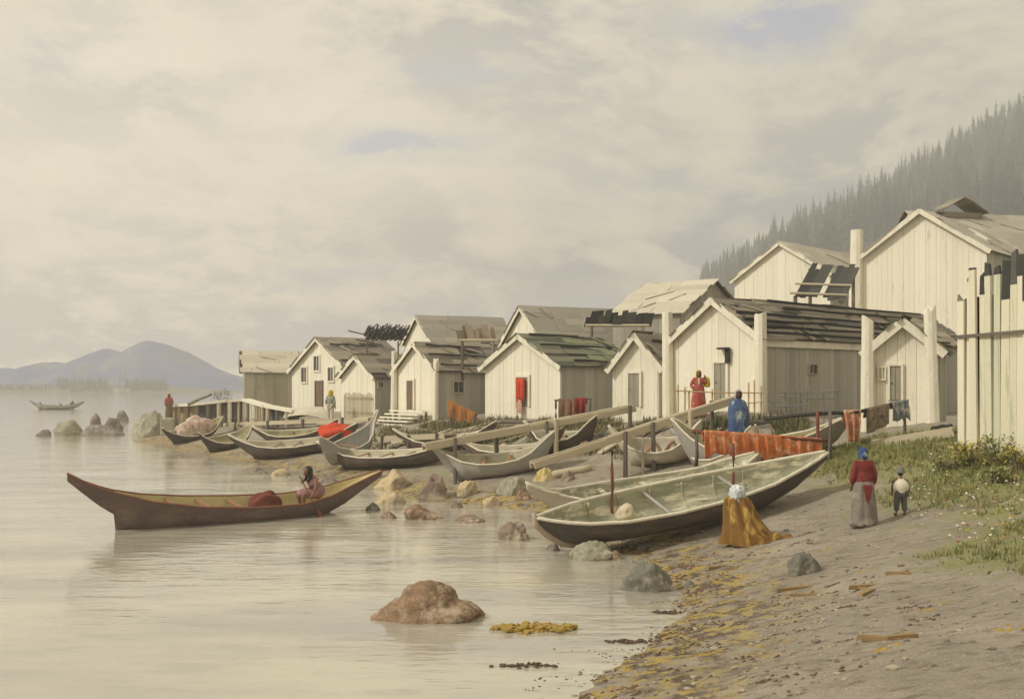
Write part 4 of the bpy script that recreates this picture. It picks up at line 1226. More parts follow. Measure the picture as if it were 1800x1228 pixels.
def rock(label, x0, x1, y0, y1, mat, seed, flat=.55, d=None, name='rock', group='rocks along the shore', depth=.8, sharp=.5, sub=5, sink=.3):
    """picture box of the visible rock"""
    g_ = hit((x0 + x1) / 2, y1 - (y1 - y0) * .06)
    d = d or g_.y
    rx = (x1 - x0) / 2 / F * d; hh = (y1 - y0) / F * d
    rr = random.Random(seed); off = Vector((rr.uniform(0, 90), rr.uniform(0, 90), rr.uniform(0, 90)))
    bm = bmesh.new(); bmesh.ops.create_icosphere(bm, subdivisions=sub, radius=1)
    pl = [(Vector((rr.uniform(-1, 1), rr.uniform(-1, 1), rr.uniform(-.2, 1))).normalized(), rr.uniform(.62, .92)) for _ in range(int(6 + sharp * 10))]
    for v in bm.verts:
        q = v.co.copy()
        for n_, k in pl:
            e_ = q.dot(n_) - k
            if e_ > 0: q -= n_ * e_ * .85
        q *= 1 + .2 * noise.noise(q * 1.7 + off) + .12 * noise.noise(q * 4.0 + off) + .07 * abs(noise.noise(q * 9 + off)) + .03 * noise.noise(q * 22 + off)
        v.co = q
    mx = max(abs(v.co.x) for v in bm.verts); mz = max(v.co.z for v in bm.verts)
    for v in bm.verts: v.co = Vector((v.co.x / mx * rx, v.co.y / mx * rx * depth, v.co.z / mz * hh * (1 if v.co.z > 0 else .6)))
    me = bpy.data.meshes.new(name); bm.to_mesh(me); bm.free(); me.materials.append(mat); me.polygons.foreach_set('use_smooth', [True] * len(me.polygons))
    o = bpy.data.objects.new(name, me); COL.objects.link(o)
    o.location = (fx((x0 + x1) / 2, d), d + rx * depth * .5, max(0, g_.z) - hh * .03)
    o.rotation_euler = (0, 0, 0)
    return tag(o, label, 'rock', group)


rock('big brown rock standing alone in the near water', 622, 852, 1028, 1098, r_brown, 1, depth=.6, sharp=.6, sub=5)
rock('dark grey round rock at the water edge near the weedy beach', 1084, 1186, 991, 1042, r_grey, 2, sharp=.1)
rock('pale mottled rock at the water edge below the bow of the largest canoe', 1000, 1092, 952, 984, r_green, 3, sharp=.3)
rock('grey brown rock standing in the water just left of the largest canoe bow', 873, 934, 918, 951, r_mauve, 4)
rock('low flat brown rock awash below the big mauve boulder', 696, 778, 887, 914, r_brown, 5)
rock('low dim rock awash near the muddy spit', 795, 856, 905, 919, r_mauve, 6, sharp=.2)
rock('big mauve brown boulder with steep right side at the tip of the muddy spit', 722, 790, 834, 884, r_mauve, 7, sharp=.9, name='boulder')
rock('small ochre and grey rock left of the big mauve boulder', 657, 716, 865, 888, r_ochre, 8)
rock('rounded ochre boulder behind the stern of the floating canoe', 652, 728, 826, 862, r_ochre, 9, sharp=.2, name='boulder')
rock('ochre rock with a pale top under the first walkway post', 797, 842, 845, 872, r_ochre, 10)
rock('pale grey rock beneath the twin walkway posts', 870, 940, 838, 870, r_green, 11)
rock('bright yellow ochre rock under the gangplank', 936, 983, 822, 846, rock_mat('yellow_ochre_rock', (.60, .46, .18), (.52, .40, .17), (.64, .56, .38)), 12, sharp=.2)
rock('dark round stone lying alone on the open mud right of the seated figure', 1386, 1452, 972, 1010, r_grey, 13, sharp=.15)
rock('small dark rock nearest the open water at the far left', 60, 88, 755, 767, r_far, 14, sub=3)
rock('greyish rock with a slanting left face in the far rock cluster', 90, 148, 738, 766, r_green, 15, sub=3)
rock('purplish upright rock at the top of the far rock cluster', 150, 180, 727, 758, r_far, 16, sub=3)
rock('dark low rock at the front of the far rock cluster', 138, 224, 747, 766, r_far, 17, sub=3, depth=.4)
rock('rounded purple rock at the right of the far rock cluster', 176, 214, 733, 760, r_far, 18, sub=3)
rock('lone round rock in the water behind the far rock cluster', 199, 225, 714, 735, r_far, 19, sub=3, d=112)
rock('big grey green boulder at the seaward foot of the timber wall', 222, 292, 722, 772, r_green, 20, sharp=.3, name='boulder')
rock('small brown stone in the wet sand beside the largest canoe bow', 1005, 1030, 921, 931, r_brown, 21, sub=3)
rock('flat mauve stone in the shallow water before the largest canoe bow', 968, 1010, 926, 944, r_mauve, 22, sub=3)

# ------------------------------------------------------------------ weed, pebbles, grass
def scatter_blobs(name, label, pts, mats, sz, flat=.35):
    mb = MB()
    for (x, y, z, s, mi) in pts:
        n = 6; a0 = random.random() * 6
        ctr = len(mb.v); mb.v.append((x, y, z + s * flat))
        ring = []
        for i in range(n):
            a = a0 + 6.283 * i / n; r_ = s * random.uniform(.5, 1.25)
            mb.v.append((x + r_ * math.cos(a) * 1.5, y + r_ * math.sin(a), z - .03)); ring.append(len(mb.v) - 1)
        for i in range(n): mb.f.append((ring[i], ring[(i + 1) % n], ctr)); mb.m.append(mi)
    return tag(mb.build(name, mats, fix=False), label, kind='stuff')


m_kelpd = M('dark_kelp', (.085, .055, .04), (.14, .09, .055), 9, rough=.5, bump=.4)
m_kelpo = M('ochre_kelp', (.42, .29, .06), (.33, .22, .06), 9, rough=.55, bump=.4)
m_kelpm = M('maroon_kelp', (.17, .095, .06), (.12, .075, .06), 9, rough=.55, bump=.4)
pts = []
rk = random.Random(3)
near = [(p[0], p[1]) for p in SHORE if 8 <= p[1] < 62]
clus = []
for i in range(len(near) - 1):
    (xa, ya), (xb, yb) = near[i], near[i + 1]
    L_ = math.hypot(xb - xa, yb - ya)
    for k in range(int(L_ * (9 if ya < 26 else 3.2))):
        q = rk.random(); clus.append((xa + (xb - xa) * q + rk.gauss(0.1, .42), ya + (yb - ya) * q + rk.gauss(0, .42)))
for k in range(60): clus.append((rk.uniform(2.0, 6.0), rk.uniform(11, 22)))
for cx, cy in clus:
    mi = rk.choice([0, 0, 1, 2])
    for k in range(rk.randint(5, 14)):
        x, y = cx + rk.gauss(0, .16), cy + rk.gauss(0, .09)
        pts.append((x, y, 0, rk.uniform(.025, .075), mi))
hz_ = height(np.array([p[0] for p in pts]), np.array([p[1] for p in pts]))
pts = [(p[0], p[1], max(float(z_), -.01), p[3], p[4]) for p, z_ in zip(pts, hz_)]
scatter_blobs('seaweed', 'dark and ochre seaweed along the waterline', pts, [m_kelpd, m_kelpo, m_kelpm], 1)
# the floating clump of ochre weed
cw = hit(945, 1106); mb = MB()
for k in range(170):
    mb.ball((rk.gauss(0, .26), rk.gauss(0, .10), rk.uniform(-.01, .06) * (1)), rk.uniform(.03, .09), rk.uniform(.03, .06), rk.uniform(.02, .05), sub=1, nz=.4)
tag(mb.build('seaweed_clump', m_kelpo, loc=cw), 'ochre clump of seaweed floating right of the near brown rock', 'seaweed')
for (px, py, s, lb) in ((930, 1170, .18, 'thin dark string of weed floating nearest the viewer'), (1110, 1128, .16, 'small brown weed patch floating off the beach'), (1170, 1077, .13, 'small weed patch floating at the beach edge')):
    c = hit(px, py); c.z = 0; mb = MB()
    for k in range(60): mb.ball((rk.gauss(0, s), rk.gauss(0, s * .3), rk.uniform(-.02, .02)), rk.uniform(.02, .05), rk.uniform(.02, .04), .02, sub=1, nz=.4)
    mb.cbox((0, 0, -.02), s * 3, s * .5, .012); tag(mb.build('seaweed_clump', m_kelpd, loc=c), lb, 'seaweed')

m_peb = M('beach_pebbles', (.34, .29, .22), (.24, .20, .155), 6, isl=[(.36, .31, .23), (.22, .18, .14), (.48, .43, .33), (.16, .13, .10), (.30, .25, .19), (.42, .34, .22)])
mb = MB()
for k in range(1700):
    y = 11 + 17 * rk.random() ** 1.2; px = rk.uniform(1000, 1840); x = fx(px, y)
    sd_ = float(sdist(np.array([x]), np.array([y]))[0])
    if sd_ < -.2 or rk.random() > (.95 if sd_ < 2.5 else .45): continue
    s = rk.uniform(.010, .034) * (1.8 if rk.random() < .06 else 1)
    mb.ball((x, y, H(x, y) + s * .2), s * rk.uniform(.9, 1.7), s * rk.uniform(.8, 1.2), s * .65, sub=1, nz=.3)
tag(mb.build('pebbles', m_peb), 'pebbles scattered over the muddy beach', kind='stuff')

# flat driftwood chips the painting shows lying on the mud
for i, (px, py, ln, an, lb) in enumerate(((1400, 1036, .34, .2, 'ochre driftwood slab below the dark round stone'), (1415, 1048, .24, -.3, 'smaller ochre chip touching the slab below the dark stone'), (1525, 1032, .30, .1, 'brown driftwood slab on the mud right of the ochre one'),
                                          (1528, 1043, .22, .8, 'short forked chip just under the brown slab'), (1548, 1125, .28, -.6, 'low brown driftwood stick at the lower right'), (1588, 1122, .2, .15, 'small brown stick right of the lower driftwood'),
                                          (1580, 1010, .2, -.5, 'small ochre chip near the pale grass'), (1265, 998, .25, .4, 'dark chip lying above the weed at the water edge'))):
    g_ = hit(px, py); a = Vector((math.cos(an), math.sin(an), 0)); q = Vector((-a.y, a.x, 0)); mb = MB()
    z_ = .02
    mb.hexa([-a * ln + UP * -.03, a * ln - UP * .03, a * ln * .7 + q * .07 - UP * .03, -a * ln * .8 + q * .09 - UP * .03, -a * ln * .95 + UP * .03, a * ln * .9 + UP * .05, a * ln * .65 + q * .06 + UP * .05, -a * ln * .75 + q * .08 + UP * .03])
    mb.tube([a * ln * .2 + UP * .02, a * ln * .5 + q * .22 + UP * .05], [.03, .015], 5)
    tag(mb.build('driftwood_chip', M('ochre_driftwood', (.34, .23, .11), (.25, .17, .085), 5), loc=g_), lb, 'driftwood', 'driftwood chips on the mud')

# grass tufts
m_blade = M('grass_blades', (.22, .25, .085), (.34, .33, .12), 1.1, isl=[(.20, .22, .085), (.30, .31, .13), (.40, .37, .16), (.17, .185, .075), (.36, .30, .14), (.26, .28, .11)], bump=0)
mb = MB(); cnt = 0
xs = np.array([rk.uniform(2, 19) for _ in range(40000)]); ys = np.array([rk.uniform(12.5, 33) for _ in range(40000)])
gmv = grass_mask(xs, ys) + .45 * rough_(xs * .9, ys * .9); hv = height(xs, ys)
for x, y, g_, z_ in zip(xs, ys, gmv, hv):
    if g_ < .55 + .5 * rk.random() or abs(x) > .52 * y: continue
    cnt += 1
    if cnt > 7500: break
    hh = rk.uniform(.05, .15) * min(1.3, g_ + .3)
    for k in range(4):
        a = rk.uniform(0, 6.28); d_ = Vector((math.cos(a), math.sin(a), 0)); q = Vector((-d_.y, d_.x, 0)) * .011
        b_ = Vector((x, y, z_ - .01)) + d_ * .03; t_ = b_ + d_ * rk.uniform(.02, .09) + UP * hh * rk.uniform(.6, 1.2); mm_ = b_.lerp(t_, .55) + UP * hh * .12
        mb.face([b_ - q, b_ + q, mm_ + q * .8, t_, mm_ - q * .8])
tag(mb.build('grass', m_blade, fix=False), 'short rough grass on the bank', kind='stuff')
# flowers: pale and red specks in the grass
mb = MB(); pcol = [M('white_petals', (.80, .75, .62), (.72, .66, .52), 9, bump=0), M('red_petals', (.42, .12, .07), (.35, .1, .06), 9, bump=0), M('yellow_petals', (.62, .42, .06), (.5, .34, .05), 9, bump=0)]
for k in range(230):
    px, py = rk.uniform(1590, 1810), rk.uniform(775, 960)
    g_ = hit(px, py)
    if float(grass_mask(np.array([g_.x]), np.array([g_.y]))[0]) < .45: continue
    s = rk.uniform(.012, .032); mi = rk.choice([0, 0, 0, 1, 2]); z_ = rk.uniform(.06, .16)
    mb.ball((g_.x, g_.y, g_.z + z_), s, s, s * .6, mi, sub=1)
    mb.tube([(g_.x, g_.y, g_.z), (g_.x, g_.y, g_.z + z_)], .004, 3, 3)
tag(mb.build('wildflowers', pcol + [m_blade], fix=False), 'white, red and yellow wildflowers in the grass', kind='stuff')


def bush(label, px, py, w_, hh, d, mat, seed, n=420, group='bushes at the stockade foot', name='bush'):
    g_ = P(px, py, d); g_.z = H(g_.x, g_.y)
    e = empty(name, g_, label, 'bush', group); r = random.Random(seed)
    st_m = MB(); lv = MB()
    for k in range(9):
        a = r.uniform(0, 6.28); t_ = Vector((math.cos(a) * w_ * .4, math.sin(a) * w_ * .3, hh * r.uniform(.6, .95)))
        st_m.tube([(0, 0, -.1), t_ * .5 + UP * .05, t_], [.02, .014, .006], 4)
    cl = [(Vector((r.uniform(-.5, .5) * w_, r.uniform(-.35, .35) * w_, hh * r.uniform(.15, .85))), r.uniform(.16, .32) * w_) for _ in range(11)]
    for k in range(n):
        c_, s_r = r.choice(cl); dd = Vector((r.gauss(0, 1), r.gauss(0, 1), r.gauss(0, .8)))
        p = c_ + dd.normalized() * s_r * r.uniform(.4, 1.0)
        if p.z < .02: p.z = .02 + r.random() * .1
        u_ = Vector((r.uniform(-1, 1), r.uniform(-1, 1), r.uniform(-.3, 1))).normalized(); q = u_.cross(UP)
        q = q.normalized() if q.length > .1 else Vector((1, 0, 0)); s = r.uniform(.03, .075)
        lv.face([p - u_ * s, p + q * s * .5, p + u_ * s, p - q * s * .5])
    lv.build('foliage', mat, e, fix=False); st_m.build('stem', m_post, e)


l_och = M('ochre_leaves', (.42, .34, .07), (.34, .32, .09), 2, isl=[(.44, .35, .07), (.36, .33, .09), (.50, .40, .10), (.28, .28, .08)], bump=0)
l_grn = M('olive_leaves', (.24, .27, .10), (.32, .31, .11), 2, isl=[(.22, .26, .09), (.32, .32, .12), (.40, .36, .12), (.18, .21, .08)], bump=0)
bush('ochre bush at the left foot of the tall stockade', 1702, 772, .75, .55, 24.5, l_och, 1)
bush('yellow green bush against the stockade, tallest of the bushes', 1752, 772, .95, .7, 24.2, l_grn, 2)
bush('bright ochre bush at the stockade foot by the right edge of the view', 1790, 782, .8, .62, 23.2, l_och, 3)
bush('low olive bush in front of the tallest bush', 1745, 812, .7, .38, 22.8, l_grn, 4, n=260)
bush('straggly olive shrub on the bank near the plank sill', 1660, 800, .6, .3, 24.6, l_grn, 5, n=220)
bush('dark leafy bush growing on top of the sea wall', 388, 706, 1.4, 1.0, 72.6, M('dark_bush_leaves', (.10, .11, .09), (.15, .16, .13), 2, bump=0, isl=[(.1, .11, .09), (.16, .17, .14), (.07, .08, .07)]), 6, group=None)
for o_ in bpy.data.objects:
    if o_.name.startswith('bush') and o_.get('label', '').startswith('dark leafy'): o_.location.z = 2.5
bush('russet and green scrub growing between the grey shed and the walkway', 430, 735, 1.6, .9, 66, M('scrub_leaves', (.20, .22, .10), (.28, .2, .12), 1.5, bump=0, isl=[(.2, .22, .1), (.26, .17, .1), (.34, .32, .18), (.13, .14, .08)]), 7, n=700, group=None, name='scrub')

# the sailing ship lying off the island
c = P(215, 684, 640); c.z = 0
e = empty('sailing_ship', c, 'faint grey two masted ship lying off the wooded island', 'ship')
mb = MB(); rows = []
for i in range(13):
    q = i / 12; x_ = -4.6 + 9.2 * q; w_ = 1.9 * math.sin(math.pi * min(.97, max(.03, q))) ** .6; h_ = 2.0 + 1.2 * (2 * q - 1) ** 2
    rows.append([(x_, -w_, h_), (x_, -w_ * .7, .6), (x_, 0, -.6), (x_, w_ * .7, .6), (x_, w_, h_)])
mb.grid(rows); mb.grid([[r_[0], r_[-1]] for r_ in rows]); mb.build('hull', m_hullgrey, e)
mh = M('ship_spars', (.10, .10, .10), (.14, .13, .12), 3)
for x_, h_ in ((-1.6, 10), (2.0, 15)):
    mb = MB(); mb.tube([(x_, 0, 1), (x_, 0, h_)], [.28, .12], 6); mb.build('mast', mh, e)
    mb = MB()
    for f_ in (.5, .72): mb.tube([(x_ - 2.2 * (1.2 - f_), .3, h_ * f_), (x_ + 2.2 * (1.2 - f_), .3, h_ * f_)], .13, 5)
    mb.build('yard', mh, e)
# ------------------------------------------------------------------ people
def grow(verts, edges, radii, balls=(), voxel=.012, sub=1, name='body'):
    """one continuous surface grown over a skeleton, with round masses blended in"""
    me = bpy.data.meshes.new('tmp'); me.from_pydata([tuple(v) for v in verts], edges, [])
    o = bpy.data.objects.new('tmp', me); COL.objects.link(o)
    sk = o.modifiers.new('s', 'SKIN')
    for i, d in enumerate(me.skin_vertices[0].data):
        r_ = radii[i]; d.radius = (r_, r_) if not isinstance(r_, tuple) else r_; d.use_root = (i == 0)
    sk.use_smooth_shade = True
    if sub:
        s_ = o.modifiers.new('u', 'SUBSURF'); s_.levels = sub; s_.render_levels = sub
    dg = bpy.context.evaluated_depsgraph_get(); dg.update()
    m1 = bpy.data.meshes.new_from_object(o.evaluated_get(dg))
    bpy.data.objects.remove(o)
    bm = bmesh.new(); bm.from_mesh(m1)
    for (c, rx, ry, rz) in balls:
        g_ = bmesh.ops.create_icosphere(bm, subdivisions=3, radius=1)
        for v in g_['verts']: v.co = Vector((v.co.x * rx + c[0], v.co.y * ry + c[1], v.co.z * rz + c[2]))
    bm.to_mesh(m1); bm.free()
    o2 = bpy.data.objects.new('tmp2', m1); COL.objects.link(o2)
    r_ = o2.modifiers.new('r', 'REMESH'); r_.mode = 'VOXEL'; r_.voxel_size = voxel; r_.use_smooth_shade = True
    sm = o2.modifiers.new('c', 'SMOOTH'); sm.iterations = 2; sm.factor = .5
    dg = bpy.context.evaluated_depsgraph_get(); dg.update()
    m2 = bpy.data.meshes.new_from_object(o2.evaluated_get(dg)); bpy.data.objects.remove(o2)
    m2.name = name
    m2.polygons.foreach_set('use_smooth', [True] * len(m2.polygons))
    return m2


def put(name, me, mat, parent):
    me.materials.clear(); me.materials.append(mat)
    o = bpy.data.objects.new(name, me); COL.objects.link(o); o.parent = parent
    return o


POSE = dict(pelvis=(0, 0, .90), waist=(0, 0, 1.04), chest=(0, .01, 1.22), neck=(0, .01, 1.37), head=(0, -.02, 1.52),
            shL=(.165, 0, 1.32), elL=(.23, .03, 1.06), wrL=(.23, -.06, .84), haL=(.225, -.09, .78),
            shR=(-.165, 0, 1.32), elR=(-.23, .03, 1.06), wrR=(-.23, -.06, .84), haR=(-.225, -.09, .78),
            hiL=(.085, 0, .86), knL=(.095, -.015, .47), anL=(.095, .01, .08), toL=(.11, -.14, .04),
            hiR=(-.085, 0, .86), knR=(-.095, -.015, .47), anR=(-.095, .01, .08), toR=(-.11, -.14, .04))


def body_mesh(p, k, voxel, fingers=True):
    V_ = lambda n_: Vector(p[n_]) * k
    vs, es, rs = [], [], []

    def add(v, r_, par=None):
        vs.append(v); rs.append(r_ * k); i = len(vs) - 1
        if par is not None: es.append((par, i))
        return i
    pe = add(V_('pelvis'), .115); wa = add(V_('waist'), .10, pe); ch = add(V_('chest'), .12, wa); ne = add(V_('neck'), .05, ch)
    add(V_('head') - Vector((0, 0, .05)) * k, .055, ne)
    for s in 'LR':
        hi = add(V_('hi' + s), .085, pe); kn = add(V_('kn' + s), .058, hi); an = add(V_('an' + s), .038, kn); add(V_('to' + s), .034, an)
        sh = add(V_('sh' + s), .056, ch); el = add(V_('el' + s), .040, sh); wr = add(V_('wr' + s), .027, el); ha = add(V_('ha' + s), .032, wr)
        if fingers:
            d_ = (V_('ha' + s) - V_('wr' + s)).normalized(); fwd = Vector((0, -1, 0)); sd_ = d_.cross(fwd)
            sd_ = sd_.normalized() if sd_.length > .1 else Vector((1, 0, 0)); pn = sd_.cross(d_).normalized()
            for j, ln in enumerate((.062, .074, .068, .05)):
                a_ = V_('ha' + s) + sd_ * (j - 1.5) * .019 * k + d_ * .012 * k
                f1 = add(a_ + d_ * ln * .55 * k, .0095, ha); add(a_ + d_ * ln * k * .95 + pn * .03 * k, .0085, f1)
            th_ = add(V_('wr' + s) + d_ * .03 * k - sd_ * .035 * k, .011, wr); add(V_('wr' + s) + d_ * .075 * k - sd_ * .05 * k + pn * .02 * k, .0095, th_)
    h_ = V_('head')
    fd = Vector(p.get('face', (0, -1, 0))).normalized(); sd_ = Vector((-fd.y, fd.x, 0))
    balls = [(h_, .078 * k, .088 * k, .112 * k), (h_ + fd * .092 * k - UP * .015 * k, .014 * k, .02 * k, .024 * k), (h_ + fd * .05 * k - UP * .075 * k, .04 * k, .04 * k, .035 * k),
             (h_ + sd_ * .08 * k, .014 * k, .02 * k, .03 * k), (h_ - sd_ * .08 * k, .014 * k, .02 * k, .03 * k),
             (V_('chest'), .155 * k, .10 * k, .14 * k), (V_('pelvis'), .155 * k, .11 * k, .11 * k)]
    return grow(vs, es, rs, balls, voxel)


def face_bits(p, k, e, mat_eye, mat_mouth):
    h_ = Vector(p['head']) * k; fd = Vector(p.get('face', (0, -1, 0))).normalized(); sd_ = Vector((-fd.y, fd.x, 0))
    for s in (-1, 1):
        mb = MB(); c_ = h_ + fd * .078 * k + sd_ * s * .03 * k + UP * .012 * k; mb.ball(c_, .012 * k, .009 * k, .008 * k, sub=2); mb.build('eye', mat_eye, e, smooth=True)
    mb = MB(); c_ = h_ + fd * .085 * k - UP * .062 * k; mb.ball(c_, .024 * k, .012 * k, .008 * k, sub=2); mb.build('mouth', mat_mouth, e, smooth=True)


def sleeves(p, k, names, voxel, ch_r=.15, sh_r=.075, el_r=.06, wr_r=.05, low=None, balls=()):
    """a jacket or shirt: trunk and two sleeves in one surface"""
    V_ = lambda n_: Vector(p[n_]) * k
    vs, es, rs = [], [], []

    def add(v, r_, par=None):
        vs.append(v); rs.append(r_ * k); i = len(vs) - 1
        if par is not None: es.append((par, i))
        return i
    ch = add(V_('chest'), ch_r * .9); wa = add(V_('waist'), ch_r * .9, ch); pe = add(V_('pelvis') + (UP * (low or 0)) * k, ch_r, wa); add(V_('neck') - UP * .03 * k, .07, ch)
    for s in 'LR':
        sh = add(V_('sh' + s), sh_r, ch); el = add(V_('el' + s), el_r, sh); add(V_('el' + s).lerp(V_('wr' + s), .88), wr_r, el)
    bl = [(V_('chest'), .185 * k, .125 * k, .15 * k)] + [(tuple(Vector(c) * k), a * k, b * k, c2 * k) for c, a, b, c2 in balls]
    return grow(vs, es, rs, bl, voxel, name='jacket')


def loft(rings, folds=9, amp=.03, n=48, seed=0, cap=True, amp_top=.1, hang=0.0):
    """a garment hanging in folds; rings (z, rx, ry, cx, cy) from the top down"""
    r_ = random.Random(seed); ph = [r_.uniform(0, 6.28) for _ in range(4)]
    mb = MB(); rows = []
    fine = []
    for i in range(len(rings) - 1):
        for j in range(4):
            q = j / 4; fine.append([a + (b - a) * q for a, b in zip(rings[i], rings[i + 1])])
    fine.append(list(rings[-1]))
    for i, (z, rx, ry, cx, cy) in enumerate(fine):
        v = i / (len(fine) - 1); am = amp * (amp_top + (1 - amp_top) * v); row = []
        for j in range(n):
            a = 6.2832 * j / n
            w_ = 1 + am * (math.sin(folds * a + ph[0] + 1.2 * math.sin(v * 3 + ph[1])) + .6 * math.sin((folds * 1.7) * a + ph[2]) * 1) / max(.12, (rx + ry) / 2)
            row.append((cx + rx * math.cos(a) * w_, cy + ry * math.sin(a) * w_, z + hang * math.sin(3 * a + ph[3]) * v))
        rows.append(row)
    mb.grid(rows, close=True)
    if cap:
        for row, fl in ((rows[0], 1), (rows[-1], 0)):
            b = len(mb.v); mb.v += row; mb.f.append(tuple(range(b, b + n))[::-1 if fl else 1]); mb.m.append(0)
    return mb


def shell(head, k, rx, ry, rz, down=.1, cut_face=True, face=(0, -1, 0), seed=1, amp=.05, tail=None):
    """cloth or hair over the head, open at the face"""
    bm = bmesh.new(); bmesh.ops.create_icosphere(bm, subdivisions=4, radius=1)
    fd = Vector(face).normalized(); off = Vector((seed * 3.1, 1, 2)); c = Vector(head)
    if cut_face:
        dl = [v for v in bm.verts if v.co.dot(fd) > .55 and -.75 < v.co.z < .55 and abs(v.co.dot(Vector((-fd.y, fd.x, 0)))) < .72]
        bmesh.ops.delete(bm, geom=dl, context='VERTS')
    for v in bm.verts:
        q = v.co * (1 + amp * noise.noise(v.co * 3 + off))
        if q.z < -.2 and down:
            q.z = q.z * (1 + down); q.x *= 1 + .12 * abs(q.z); q -= fd * .12 * abs(q.z)
        v.co = Vector((c.x + q.x * rx * k, c.y + q.y * ry * k, c.z + q.z * rz * k))
    me = bpy.data.meshes.new('scarf'); bm.to_mesh(me); bm.free(); me.polygons.foreach_set('use_smooth', [True] * len(me.polygons))
    return me


def thick(o, t_=.012):
    md = o.modifiers.new('thickness', 'SOLIDIFY'); md.thickness = t_; md.offset = 1; return o


skin = M('brown_skin', (.25, .13, .085), (.21, .11, .07), 8, rough=.6, bump=.05, grain=.04)
skin_dk = M('dark_brown_skin', (.12, .065, .045), (.09, .05, .035), 8, rough=.6, bump=.05, grain=.04)
m_eye = M('eye_dark', (.03, .02, .02), (.04, .03, .02), 5, rough=.3, bump=0); m_mouth = M('lip_red_brown', (.22, .07, .06), (.18, .06, .05), 5, bump=0)
m_hair = M('black_hair', (.022, .02, .02), (.05, .045, .045), 12, rough=.5, stretch=(4, 4, .6))
c_red = cloth_mat('dark_red_jacket', (.21, .04, .035), (.16, .032, .03), 6, stain=(.33, .095, .08))
c_grey = cloth_mat('grey_brown_skirt', (.25, .215, .185), (.19, .16, .14), 6, stain=(.33, .29, .24))
c_blue = cloth_mat('deep_blue_scarf', (.045, .085, .22), (.035, .06, .16), 8, stain=(.42, .46, .50))
c_white = cloth_mat('cream_white_shirt', (.78, .72, .57), (.70, .64, .50), 6)
c_char = cloth_mat('charcoal_cloth', (.085, .085, .085), (.13, .125, .115), 6)
c_ochre = M('ochre_brown_blanket', (.25, .13, .035), (.16, .08, .03), 2.2, rough=.95, bump=.15, grain=.12, stain=(.50, .34, .08), stain_at=(.52, .62), stain_scale=2.6, stretch=(1.6, 1.6, .45))
c_head = cloth_mat('pale_blue_head_cloth', (.58, .63, .63), (.42, .49, .52), 7, stain=(.74, .74, .68))
c_shawl = M('blue_shawl', (.05, .09, .22), (.08, .12, .22), 4, rough=.95, bump=.15, stain=(.34, .40, .38), stain_at=(.52, .62), stain_scale=3, stretch=(1.5, 1.5, .6))
c_hood = cloth_mat('grey_hood', (.33, .33, .31), (.42, .42, .39), 6)
c_dress = cloth_mat('brick_red_dress', (.42, .09, .065), (.34, .065, .06), 5, stain=(.56, .25, .16))
c_yel = cloth_mat('mustard_yellow_cloth', (.58, .42, .02), (.50, .36, .02), 6)
c_gcoat = cloth_mat('grey_green_coat', (.24, .25, .22), (.31, .31, .27), 6, stain=(.45, .43, .28))
c_pale = cloth_mat('pale_trousers', (.62, .57, .45), (.5, .47, .38), 6)
c_pinkt = cloth_mat('pinkish_red_top', (.46, .15, .12), (.36, .10, .09), 5)
c_brown2 = cloth_mat('brown_green_skirt', (.19, .13, .08), (.16, .15, .1), 5)
c_mauve = cloth_mat('mauve_pink_dress', (.34, .19, .20), (.26, .15, .19), 5, stain=(.46, .24, .20))
shoe = M('dark_shoe_leather', (.06, .045, .035), (.09, .07, .05), 8)
G = 'people of the village shore'


def person(label, loc, H_, rot, pose=None, vox=.012, sk=None, fingers=True, mat=None):
    p = dict(POSE); p.update(pose or {}); k = H_ / 1.64
    e = empty('person', loc, label, 'person', G, mat=mat)
    if mat is None: e.rotation_euler = (0, 0, R(rot))
    put('body', body_mesh(p, k, vox * k, fingers), sk or skin, e)
    face_bits(p, k, e, m_eye, m_mouth)
    return e, p, k


def shoes(e, p, k):
    for s in 'LR':
        mb = MB(); a_, t_ = Vector(p['an' + s]) * k, Vector(p['to' + s]) * k
        mb.ball((a_ + t_) / 2 + UP * -.005, .05 * k, .12 * k, .05 * k, sub=2); mb.build('shoe', shoe, e, smooth=True)


def K(rings, k): return [tuple(x * k for x in r_) for r_ in rings]


# woman walking away, dark red jacket
g_ = hit(1518, 925); Hh = (925 - 786) / F * g_.y
e, p, k = person('woman seen from behind in a dark red jacket, grey skirt and deep blue head scarf', g_, Hh, 186)
put('jacket', sleeves(p, k, None, .014, ch_r=.165, sh_r=.085, el_r=.075, wr_r=.062, low=-.06, balls=[((0, .02, 1.0), .19, .135, .25), ((0, .03, .84), .20, .145, .12)]), c_red, e)
loft(K([(1.02, .15, .11, 0, 0), (.86, .20, .15, 0, .01), (.55, .235, .18, 0, .02), (.2, .265, .21, 0, .02), (.03, .285, .23, 0, .02)], k), 8, .016, seed=2).build('skirt', c_grey, e, smooth=True)
put('head_scarf', shell(Vector(p['head']) * k, k, .1, .112, .128, .25, seed=3), c_blue, e); thick(e.children[-1])
mb = MB(); mb.face([Vector(q) * k for q in ((-.11, .19, .88), (.1, .19, .88), (.07, .225, .70), (.05, .232, .56), (.0, .235, .5), (-.03, .232, .57), (-.06, .225, .68))]); o = mb.build('shawl_tail', c_red, e); thick(o, .015)
mb = loft(K([(.075, .288, .232, 0, .02), (.028, .292, .236, 0, .02)], k), 8, .016, seed=2); mb.build('hem_band', M('dark_hem', (.12, .07, .055), (.09, .055, .045), 6), e, smooth=True)
shoes(e, p, k)

